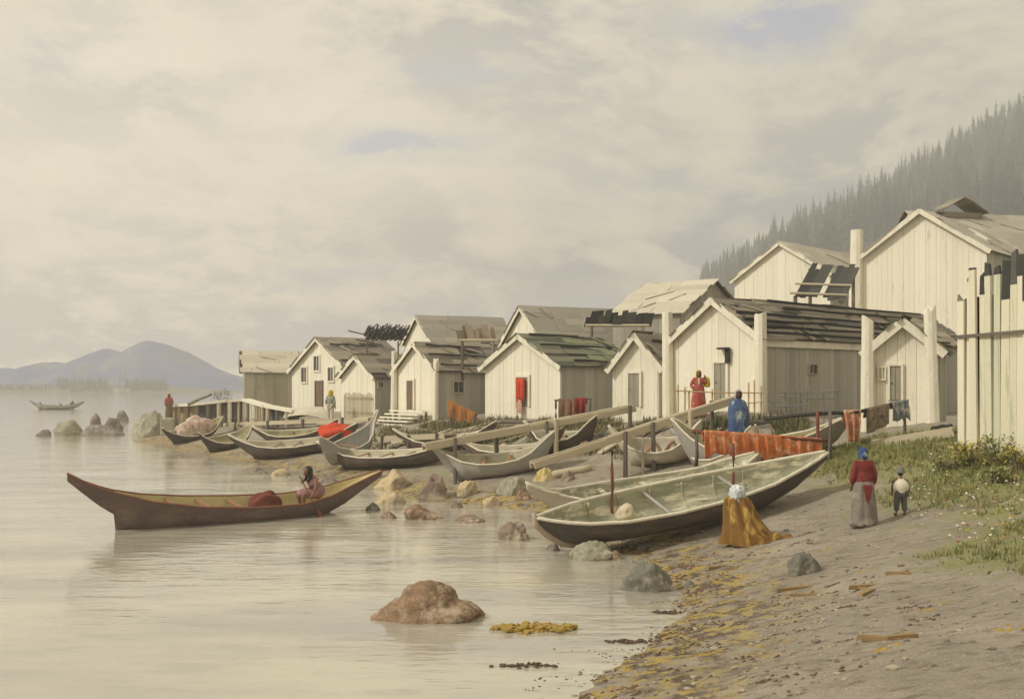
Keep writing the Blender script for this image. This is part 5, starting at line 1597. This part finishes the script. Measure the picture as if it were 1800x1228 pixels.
# child
g_ = hit(1583, 907); Hh = (907 - 820) / F * g_.y
pc = dict(head=(0, -.02, 1.47), neck=(0, .01, 1.30), hiL=(.09, 0, .76), hiR=(-.09, 0, .76), knL=(.12, -.02, .42), knR=(-.12, -.02, .42), anL=(.14, 0, .08), anR=(-.14, 0, .08), toL=(.16, -.15, .04), toR=(-.16, -.15, .04),
          pelvis=(0, 0, .8), waist=(0, 0, .95), chest=(0, 0, 1.12), shL=(.17, 0, 1.22), shR=(-.17, 0, 1.22), elL=(.26, .02, .98), elR=(-.26, .02, .98), wrL=(.25, -.05, .76), wrR=(-.25, -.05, .76), haL=(.245, -.08, .70), haR=(-.245, -.08, .70))
e, p, k = person('small child seen from behind in a cream white shirt, dark round hat and dark trousers', g_, Hh, 176, pc, vox=.014)
put('shirt', grow([Vector(q) * k for q in ((0, 0, .84), (0, 0, 1.0), (0, 0, 1.18), (.13, 0, 1.22), (-.13, 0, 1.22))], [(0, 1), (1, 2), (2, 3), (2, 4)], [.17 * k, .165 * k, .15 * k, .085 * k, .085 * k],
     [(tuple(Vector((0, 0, .98)) * k), .28 * k, .2 * k, .26 * k), (tuple(Vector((0, 0, .80)) * k), .23 * k, .17 * k, .1 * k)], .014), c_white, e)
for s in 'LR':
    put('sleeve', grow([Vector(p['sh' + s]) * k, Vector(p['el' + s]) * k, Vector(p['wr' + s]) * k], [(0, 1), (1, 2)], [.075 * k, .06 * k, .052 * k], (), .014), c_char, e)
put('trousers', grow([Vector(q) * k for q in (p['pelvis'], p['hiL'], p['knL'], (.135, 0, .16), p['hiR'], p['knR'], (-.135, 0, .16))], [(0, 1), (1, 2), (2, 3), (0, 4), (4, 5), (5, 6)], [.14 * k, .11 * k, .085 * k, .075 * k, .11 * k, .085 * k, .075 * k], [(tuple(Vector(p['pelvis']) * k), .19 * k, .15 * k, .1 * k)], .014), c_char, e)
hd = Vector(p['head']) * k
mb = MB()
rows = [[(hd.x + r_ * k * math.cos(a), hd.y + r_ * k * 1.08 * math.sin(a), hd.z + z * k) for a in [6.283 * i / 28 for i in range(28)]] for r_, z in ((.165, -.035), (.17, -.01), (.115, .03), (.118, .09), (.095, .145), (.03, .165))]
mb.grid(rows, close=True); mb.face(rows[-1]); mb.build('hat', cloth_mat('dark_grey_hat', (.14, .145, .125), (.22, .21, .18), 6), e, smooth=True)
put('hair', shell(hd - UP * .03 * k, k, .09, .1, .11, .1, seed=5), m_hair, e); thick(e.children[-1])
shoes(e, p, k)

# seated figure in the ochre blanket
g_ = hit(1302, 955); Hs = (955 - 853) / F * g_.y
ks = Hs / 1.12
ps = dict(pelvis=(0, .06, .40), waist=(0, .03, .55), chest=(0, 0, .73), neck=(-.04, -.01, .87), head=(-.07, -.03, 1.0), shL=(.16, 0, .83), shR=(-.16, 0, .83), elL=(.19, -.08, .6), elR=(-.19, -.08, .6), wrL=(.08, -.2, .5), wrR=(-.08, -.2, .5),
          haL=(.03, -.22, .5), haR=(-.03, -.22, .47), hiL=(.09, .04, .36), hiR=(-.09, .04, .36), knL=(.14, -.28, .16), knR=(-.14, -.28, .16), anL=(.1, .1, .1), anR=(-.1, .1, .1), toL=(.1, .26, .06), toR=(-.1, .26, .06), face=(-.5, -.85, 0))
e, p, k = person('figure kneeling on the mud in an ochre brown blanket and pale blue head cloth', g_, 1.64 * ks, 0, ps, vox=.014)
mb = loft(K([(.93, .13, .12, -.08, 0), (.86, .21, .17, -.07, 0), (.66, .275, .25, -.03, .0), (.42, .33, .32, .03, -.02), (.2, .43, .4, .11, -.03), (.06, .57, .45, .22, -.03), (.0, .61, .46, .26, -.03)], k), 6, .06, n=110, seed=8, amp_top=.3, hang=.0)
mb.build('blanket', c_ochre, e, smooth=True)
mb = MB(); rows = []
for i in range(9):
    q = i / 8; cx_ = .55 + .55 * q; r_ = .2 * (1 - .55 * q)
    rows.append([((cx_ + .05 * math.sin(a)) * k, (-.08 + r_ * 1.2 * math.cos(a)) * k, max(.005, (.07 + r_ * .75 * math.sin(a) + .03 * math.sin(i * 1.7))) * k) for a in [6.283 * j / 14 for j in range(14)]])
mb.grid(rows, close=True); mb.face(rows[-1]); mb.face(rows[0]); mb.build('blanket_train', c_ochre, e, smooth=True)
put('head_cloth', shell(Vector(p['head']) * k - UP * .02, k, .15, .15, .15, .5, seed=4, face=(.5, .85, 0), amp=.26), c_head, e); thick(e.children[-1], .015)

# woman in the blue shawl
g_ = hit(1296, 752); d4 = 33.3; z4 = EYE - (757 - HZ) / F * d4
g_ = drop(P(1297, 750, d4)); Hh = min(1.9, (EYE - (664 - HZ) / F * d4) - g_.z); print('blue woman', Hh)
e, p, k = person('woman wrapped in a long blue and pale shawl behind the orange blanket', g_, Hh, 12, dict(elL=(.2, -.1, 1.05), wrL=(.03, -.19, 1.08), haL=(-.03, -.2, 1.1), elR=(-.2, -.1, 1.05), wrR=(-.05, -.2, 1.0), haR=(.0, -.21, .99)), sk=skin_dk, vox=.013)
loft(K([(1.40, .09, .08, 0, .01), (1.33, .20, .13, 0, 0), (1.15, .26, .20, 0, -.02), (.9, .27, .24, 0, -.03), (.6, .27, .23, .02, -.02), (.4, .265, .22, .02, -.01)], k), 6, .02, seed=5, n=64).build('shawl', c_shawl, e, smooth=True)
loft(K([(.7, .2, .17, 0, 0), (.4, .215, .19, 0, 0), (.03, .24, .21, 0, 0)], k), 7, .018, seed=6).build('skirt', cloth_mat('navy_skirt', (.05, .08, .19), (.07, .10, .2), 5), e, smooth=True)
put('hood', shell(Vector(p['head']) * k, k, .105, .112, .13, .35, seed=6), c_hood, e); thick(e.children[-1])
shoes(e, p, k)

# woman in the red dress
d5 = 37.2; g_ = drop(P(1228, 728, d5)); print('red woman foot row', HZ + (EYE - g_.z) / d5 * F); Hh = 83 / F * d5
e, p, k = person('woman in a brick red dress and mustard yellow head scarf standing before the large house', g_, Hh, -6, dict(elR=(-.27, -.02, 1.1), wrR=(-.16, -.16, .98), haR=(-.11, -.2, .98), elL=(.25, .0, 1.12), wrL=(.24, -.05, 1.34), haL=(.22, -.06, 1.40)), vox=.014)
put('bodice', sleeves(p, k, None, .015, ch_r=.15, sh_r=.08, el_r=.068, wr_r=.055), c_dress, e)
loft(K([(1.1, .15, .12, 0, 0), (.95, .19, .16, 0, 0), (.6, .225, .2, 0, 0), (.25, .25, .21, 0, 0), (.03, .25, .22, 0, 0)], k), 8, .016, seed=7).build('skirt', c_dress, e, smooth=True)
put('head_scarf', shell(Vector(p['head']) * k, k, .1, .11, .13, .5, seed=7), c_yel, e); thick(e.children[-1])
shoes(e, p, k)
fr_ = e
rt_ = Matrix.Rotation(R(-6), 4, 'Z')
bc = g_ + rt_ @ (Vector((.28, .05, 1.26)) * k)
o = heap('bundle', 'mustard yellow bundle carried at the shoulder of the red dressed woman', bc - UP * .2 * k, .12 * k, .12 * k, .26 * k, c_yel, 21)
mb = MB(); mb.face([Vector(q) * k for q in ((-.03, -.132, 1.36), (.03, -.132, 1.36), (.012, -.15, 1.14), (-.012, -.15, 1.14))]); thick(mb.build('collar', c_white, e), .01)

# yellow scarfed person on the walkway
g_ = hit(581, 744); Hh = 58 / F * g_.y
e, p, k = person('person in a mustard yellow scarf and grey green coat walking on the terrace edge', g_, Hh, 160, dict(knL=(.14, -.1, .48), anL=(.17, -.12, .08), toL=(.17, -.27, .04), knR=(-.1, .03, .46), anR=(-.13, .16, .1), toR=(-.13, .02, .04)), vox=.016, fingers=True)
put('coat', sleeves(p, k, None, .018, ch_r=.17, sh_r=.09, el_r=.075, wr_r=.06, low=-.1, balls=[((0, 0, .86), .21, .16, .2)]), c_gcoat, e)
put('trousers', grow([Vector(q) * k for q in (p['pelvis'], p['hiL'], p['knL'], p['anL'], p['hiR'], p['knR'], p['anR'])], [(0, 1), (1, 2), (2, 3), (0, 4), (4, 5), (5, 6)], [.14 * k, .11 * k, .085 * k, .07 * k, .11 * k, .085 * k, .07 * k], (), .018), c_pale, e)
put('head_scarf', shell(Vector(p['head']) * k, k, .13, .135, .155, .6, seed=9), c_yel, e); thick(e.children[-1], .02); shoes(e, p, k)

# figure by the sea wall
g_ = hit(297, 735); d7 = 73.0
g_ = P(297, 734, d7); gz = H(g_.x, g_.y); Hh = 1.62; g_.z = max(gz, EYE - (734 - HZ) / F * d7)
e, p, k = person('small figure in pinkish red top and brown skirt at the end of the timber wall', g_, Hh, 30, vox=.018)
put('top', sleeves(p, k, None, .02, ch_r=.18, sh_r=.1, el_r=.085, wr_r=.07), c_pinkt, e)
loft(K([(1.0, .17, .14, 0, 0), (.5, .23, .2, 0, 0), (.03, .25, .22, 0, 0)], k), 7, .015, seed=3).build('skirt', c_brown2, e, smooth=True)
put('head_scarf', shell(Vector(p['head']) * k, k, .105, .115, .135, .5, seed=10), c_pinkt, e); thick(e.children[-1])
mb = MB(); mb.box((-.5, -.35, -max(.02, g_.z - gz) - .6), (1.0, 0, 0), (0, .7, 0), (0, 0, max(.02, g_.z - gz) + .6))
o = mb.build('stone_block', r_green, loc=g_); bv = o.modifiers.new('b', 'BEVEL'); bv.width = .08; tag(o, 'stone block at the seaward end of the timber wall under the pinkish red figure', 'block')

# the paddler
TP = .762; pz = .42
pm = MA @ Matrix.Translation((LA * TP, 0, pz)) @ Matrix.Rotation(R(-90), 4, 'Z')
pp = dict(pelvis=(0, .05, .12), waist=(0, .0, .28), chest=(.02, -.12, .44), neck=(.03, -.20, .57), head=(.03, -.27, .70), shL=(.18, -.14, .53), shR=(-.14, -.15, .55),
          elL=(.38, -.22, .38), wrL=(.46, -.34, .24), haL=(.48, -.375, .20), elR=(-.06, -.36, .42), wrR=(.16, -.47, .50), haR=(.21, -.50, .50),
          hiL=(.09, .02, .08), hiR=(-.09, .02, .08), knL=(.14, -.42, .16), knR=(-.14, -.42, .16), anL=(.1, -.3, -.22), anR=(-.1, -.3, -.22), toL=(.1, -.45, -.25), toR=(-.1, -.45, -.25))
e, p, k = person('paddler with long black hair in a mauve pink dress sitting in the floating canoe', (0, 0, 0), 1.95, 0, pp, vox=.012, mat=pm)
put('dress', sleeves(p, k, None, .014, ch_r=.155, sh_r=.082, el_r=.07, wr_r=.055, balls=[((0, .03, .2), .2, .19, .2), ((0, -.2, .16), .2, .3, .13)]), c_mauve, e)
put('hair', shell(Vector(p['head']) * k + Vector((0, .02, 0)), k, .098, .108, .125, 1.3, seed=12), m_hair, e); thick(e.children[-1], .015)
pe_ = empty('paddle', (0, 0, 0), 'red brown wooden paddle held by the paddler and dipped beside the floating canoe', 'paddle', mat=pm)
a_, b_ = Vector((.25, -.60, .62)), Vector((1.0, -.12, -.62)); ax_ = (b_ - a_).normalized(); a_ -= ax_ * .1
m_padl = M('red_brown_paddle', (.24, .085, .055), (.18, .07, .045), 6)
mb = MB(); mb.tube([a_, a_ + ax_ * 1.05], .018, 8); mb.tube([a_ + Vector((-.06, 0, .02)), a_ + Vector((.06, 0, -.02))], .018, 6); mb.build('shaft', m_padl, pe_, smooth=True)
q = ax_.cross(Vector((1, 0, .3))).normalized(); n_ = ax_.cross(q); mb = MB(); rows = []
for i in range(9):
    v = i / 8; w_ = .02 + .075 * math.sin(math.pi * min(1, v * .92 + .05)) ** .8
    c_ = a_ + ax_ * (1.0 + .62 * v); rows.append([c_ - q * w_, c_ + n_ * .014, c_ + q * w_, c_ - n_ * .014])
mb.grid(rows, close=True); mb.face(rows[-1]); mb.build('blade', m_padl, pe_, smooth=True)

# three far people in the canoe
for i, (px, hh, rot, mt, lb) in enumerate(((73, .98, -60, c_gcoat, 'grey green coated person sitting alone toward the left end of the far canoe'), (106, .80, -60, c_char, 'far person hunched low amidships in the small far canoe'), (122, 1.22, 60, c_char, 'tallest dark clad far person in the right half of the small far canoe'))):
    t_ = (px - 52) / (148 - 52); Lf_ = 96 / F * 175
    pmx = MF @ Matrix.Translation((Lf_ * t_, 0, .30)) @ Matrix.Rotation(R(rot), 4, 'Z')
    e, p, k = person(lb, (0, 0, 0), 1.7 * hh, 0, dict(pp, elR=(-.22, -.2, .34), wrR=(-.15, -.38, .3), haR=(-.13, -.43, .3)), vox=.03, fingers=False, mat=pmx)
    put('coat', sleeves(p, k, None, .03, ch_r=.2, sh_r=.1, el_r=.09, wr_r=.07, balls=[((0, 0, .25), .24, .22, .3)]), mt, e)
    put('hair', shell(Vector(p['head']) * k, k, .11, .12, .14, .5, seed=20 + i), m_hair, e)
# ------------------------------------------------------------------ the littered bank between the canoes and the houses
rc = random.Random(41)
kinds = [('old_plank', 'pale old plank lying loose on the bank among the beached canoes', m_pole, 'loose pale planks on the bank', 'plank'),
         ('old_plank', 'dark rotten plank lying loose on the bank among the beached canoes', m_post, 'loose dark planks on the bank', 'plank')]
done = 0
while done < 46:
    px, py = rc.uniform(660, 1230), rc.uniform(742, 812)
    if py > 820 - (px - 660) * .02: continue
    g_ = hit(px, py)
    if g_.y > 56 or float(sdist(np.array([g_.x]), np.array([g_.y]))[0]) < 1.2: continue
    done += 1
    nm, lb, mt, gr_, ct = kinds[done % 2]
    a = rc.gauss(.35, .5); L_ = rc.uniform(.9, 2.6); d_ = Vector((math.cos(a), math.sin(a) * .8, 0)).normalized(); q = Vector((-d_.y, d_.x, 0)) * rc.uniform(.12, .26)
    p0 = g_ - d_ * L_ / 2; p1 = g_ + d_ * L_ / 2
    p0.z, p1.z = H(p0.x, p0.y) + .01, H(p1.x, p1.y) + rc.uniform(.02, .16)
    mb = MB(); mb.box(p0 - g_, p1 - p0, q, UP * .05)
    tag(mb.build(nm, mt, loc=g_), lb, ct, gr_)
for i, (x0, x1, y0, y1, mt, lb) in enumerate(((700, 728, 792, 812, r_green, 'grey green stone among the planks below the landing stage'), (838, 872, 796, 820, r_ochre, 'ochre stone behind the walkway near its first posts'), (1010, 1050, 775, 800, r_brown, 'brown stone on the dark bank under the walkway end'),
                                              (1045, 1090, 752, 780, r_green, 'pale green stone on the bank left of the gangplank foot'), (905, 938, 766, 786, r_green, 'small grey green stone just below the walkway middle'), (985, 1012, 828, 846, r_mauve, 'mauve stone touching the yellow ochre rock'))):
    rock(lb, x0, x1, y0, y1, mt, 50 + i, sub=4, group='stones on the bank')
# rank weeds along the foot of the houses
m_weed = M('rank_weeds', (.17, .17, .08), (.27, .25, .12), 1.0, isl=[(.15, .155, .075), (.22, .21, .10), (.30, .27, .14), (.11, .11, .06), (.25, .2, .11)], bump=0)
mb = MB()
for k in range(6500):
    px = rc.uniform(640, 1420); py = rc.choice([rc.gauss(748, 7), rc.gauss(765, 14), rc.uniform(742, 800)])
    g_ = hit(px, max(738, py))
    if g_.y > 55 or float(sdist(np.array([g_.x]), np.array([g_.y]))[0]) < 1.0: continue
    if noise.noise(Vector((g_.x * .7, g_.y * .45, 3))) < -.08: continue
    hh = rc.uniform(.1, .36)
    for j in range(4):
        a = rc.uniform(0, 6.28); d_ = Vector((math.cos(a), math.sin(a), 0)); q = Vector((-d_.y, d_.x, 0)) * .025
        b_ = g_ + d_ * rc.uniform(.0, .12); t_ = b_ + d_ * rc.uniform(.05, .2) + UP * hh * rc.uniform(.5, 1.1)
        mb.face([b_ - q, b_ + q, t_ + q * .2, t_ - q * .2])
tag(mb.build('weeds', m_weed, fix=False), 'rank dull weeds on the bank below the houses', kind='stuff')

for i, (x0, x1, y0, y1, mt, lb) in enumerate(((640, 668, 884, 898, r_grey, 'small dark wet stone in the water at the canoe stern'), (668, 700, 898, 912, r_mauve, 'low mauve stone awash below the small ochre and grey rock'), (612, 640, 838, 852, r_green, 'small grey green stone close behind the floating canoe stern'),
                                              (560, 596, 838, 850, r_far, 'flat purplish stone at the waterline behind the paddler'), (440, 470, 822, 832, r_far, 'low dim stone in the shallows left of the paddler'), (475, 512, 824, 836, r_ochre, 'flat ochre stone in the shallows behind the maroon bundle'),
                                              (790, 815, 880, 893, r_mauve, 'small mauve stone at the foot of the steep mauve boulder'), (845, 880, 872, 890, r_ochre, 'low ochre stone on the muddy spit'), (905, 935, 862, 880, r_brown, 'brown stone on the muddy spit before the pale canoe bow'),
                                              (1070, 1098, 968, 984, r_brown, 'brown stone between the pale mottled rock and the dark grey rock'), (1200, 1222, 1020, 1034, r_grey, 'small dark stone in the weed beside the dark grey rock'), (958, 985, 955, 968, r_far, 'small wet stone in the shallows left of the pale mottled rock'))):
    rock(lb, x0, x1, y0, y1, mt, 80 + i, sub=4, group='small stones of the shallows')
# ------------------------------------------------------------------ air, sky, sun, camera
hb = MB(); hb.box((-1450, -300, -6), (2900, 0, 0), (0, 1850, 0), (0, 0, 430))
m = bpy.data.materials.new('thin_sea_mist'); m.use_nodes = True; t = m.node_tree; t.nodes.clear()
o_ = t.nodes.new('ShaderNodeOutputMaterial'); pv = t.nodes.new('ShaderNodeVolumePrincipled')
pv.inputs['Color'].default_value = (.95, .95, .955, 1); pv.inputs['Density'].default_value = HAZE; pv.inputs['Anisotropy'].default_value = .1
t.links.new(pv.outputs[0], o_.inputs['Volume'])
tag(hb.build('haze', m), 'thin sea mist over the inlet', kind='stuff')

AZ, EL = R(-108), R(38)      # the sun: from the left, a little behind the viewer
w = bpy.data.worlds.new('World'); S.world = w; w.use_nodes = True
t = w.node_tree; t.nodes.clear()
out = t.nodes.new('ShaderNodeOutputWorld'); bg = t.nodes.new('ShaderNodeBackground'); t.links.new(bg.outputs[0], out.inputs[0])
sky = t.nodes.new('ShaderNodeTexSky'); sky.sky_type = 'NISHITA'; sky.sun_disc = False
sky.sun_elevation = EL; sky.sun_rotation = AZ; sky.dust_density = 3.0
tc = t.nodes.new('ShaderNodeTexCoord').outputs['Generated']


def vdot(v, vec):
    n = t.nodes.new('ShaderNodeVectorMath'); n.operation = 'DOT_PRODUCT'
    t.links.new(v, n.inputs[0]); n.inputs[1].default_value = vec
    return n.outputs['Value']


wn = t.nodes.new('ShaderNodeTexNoise'); wn.inputs['Scale'].default_value = 4; wn.inputs['Detail'].default_value = 5
t.links.new(tc, wn.inputs['Vector'])
va = t.nodes.new('ShaderNodeVectorMath'); va.operation = 'MULTIPLY_ADD'
t.links.new(wn.outputs['Color'], va.inputs[0]); va.inputs[1].default_value = (.13, .1, .09); va.inputs[2].default_value = (-.065, -.05, -.045)
vb = t.nodes.new('ShaderNodeVectorMath'); vb.operation = 'ADD'; t.links.new(va.outputs[0], vb.inputs[0]); t.links.new(tc, vb.inputs[1])
wv = vb.outputs[0]


def blob(px, py, sx, sy, amt):
    """a cloud bank lying in one direction of the sky (half widths in degrees)"""
    D = Vector(((px - 900) / F, 1, (HZ - py) / F)).normalized()
    rt_ = D.cross(Vector((0, 0, 1))).normalized(); up = rt_.cross(D)
    a = math_(t, 'MULTIPLY', vdot(wv, rt_), 1 / math.sin(R(sx))); b_ = math_(t, 'MULTIPLY', vdot(wv, up), 1 / math.sin(R(sy)))
    q = math_(t, 'ADD', math_(t, 'MULTIPLY', a, a), math_(t, 'MULTIPLY', b_, b_))
    front = math_(t, 'GREATER_THAN', vdot(tc, D), 0.0)
    e = math_(t, 'POWER', 2.718, math_(t, 'MULTIPLY', q, -1.0))
    return math_(t, 'MULTIPLY', math_(t, 'MULTIPLY', e, front), amt)


def addall(xs):
    r_ = xs[0]
    for x in xs[1:]: r_ = math_(t, 'ADD', r_, x)
    return r_


n1 = nz(t, wv, 5.5, 7, .62, (1, 1, 1.8))
n2 = nz(t, wv, 9.5, 9, .70, (1, 1, 2.4))
cream = (.515, .465, .345); pale = (.66, .60, .45)
lav = (.17, .168, .215); blue = (.09, .17, .43)
col = mixc(t, ramp(t, n1, [(.35, 0.0), (.65, 1.0)]), cream, pale)
banks = addall([blob(850, 100, 6, 2.6, 1.0), blob(960, 60, 5, 2.0, .7), blob(60, 110, 6, 3, .6), blob(290, 165, 3.5, 1.2, .7), blob(1350, 320, 9, 3.4, .75), blob(1200, 430, 9, 2.0, .55),
                blob(470, 400, 9, 1.3, .65), blob(140, 570, 13, 2.2, .95), blob(560, 590, 9, 1.8, .8), blob(850, 470, 7, 1.5, .75), blob(1000, 190, 5, 1.6, .45),
                blob(1560, 140, 9, 3, .35), blob(300, 620, 12, 1.2, .6), blob(180, 470, 8, 1.0, .5), blob(1650, 290, 6, 3, .6)])
f = math_(t, 'MULTIPLY', banks, ramp(t, n2, [(.38, 0.0), (.56, 1.0)]))
f = math_(t, 'ADD', f, math_(t, 'MULTIPLY', ramp(t, n2, [(.47, 0.0), (.60, 1.0)]), .40), True)
col = mixc(t, f, col, lav)
holes = addall([blob(1375, 50, 2.6, 1.1, 1.5), blob(730, 268, 3.2, .8, 1.7), blob(830, 150, 3.0, .6, .8), blob(1370, 30, 6, 1, .4), blob(620, 480, 4, .5, .5), blob(1180, 330, 8, 2, .3),
                blob(900, 560, 6, .7, .45), blob(60, 90, 3, 1.2, .3)])
fb = math_(t, 'MULTIPLY', holes, ramp(t, n2, [(.34, 0.0), (.52, 1.0)]), True)
nsk = mixc(t, 1.0, sky.outputs[0], (.10, .10, .10), 'MULTIPLY')
col = mixc(t, fb, col, mixc(t, .2, blue, nsk))
t.links.new(col, bg.inputs[0]); bg.inputs['Strength'].default_value = 1.0

L = bpy.data.lights.new('sun', 'SUN'); L.energy = SUN; L.angle = R(7); L.color = (1.0, .95, .84)
so = bpy.data.objects.new('sun', L); COL.objects.link(so)
sd = Vector((math.sin(AZ) * math.cos(EL), math.cos(AZ) * math.cos(EL), math.sin(EL)))
so.rotation_euler = sd.to_track_quat('Z', 'Y').to_euler(); so.location = (-40, -20, 60)

cd = bpy.data.cameras.new('camera'); cam = bpy.data.objects.new('camera', cd); COL.objects.link(cam)
cam.location = (0, 0, EYE); cam.rotation_euler = (R(90), 0, 0)
cd.sensor_width = 36; cd.lens = F / 1800 * 36; cd.shift_y = (HZ - 614) / 1800; cd.clip_end = 5000; cd.clip_start = .1
S.camera = cam
S.view_settings.view_transform = 'Standard'; S.view_settings.look = 'None'; S.view_settings.exposure = EXPO; S.view_settings.gamma = 1
S.cycles.volume_bounces = 3; S.cycles.max_bounces = 6; S.cycles.use_denoising = True; S.cycles.use_adaptive_sampling = True; S.cycles.adaptive_threshold = .02
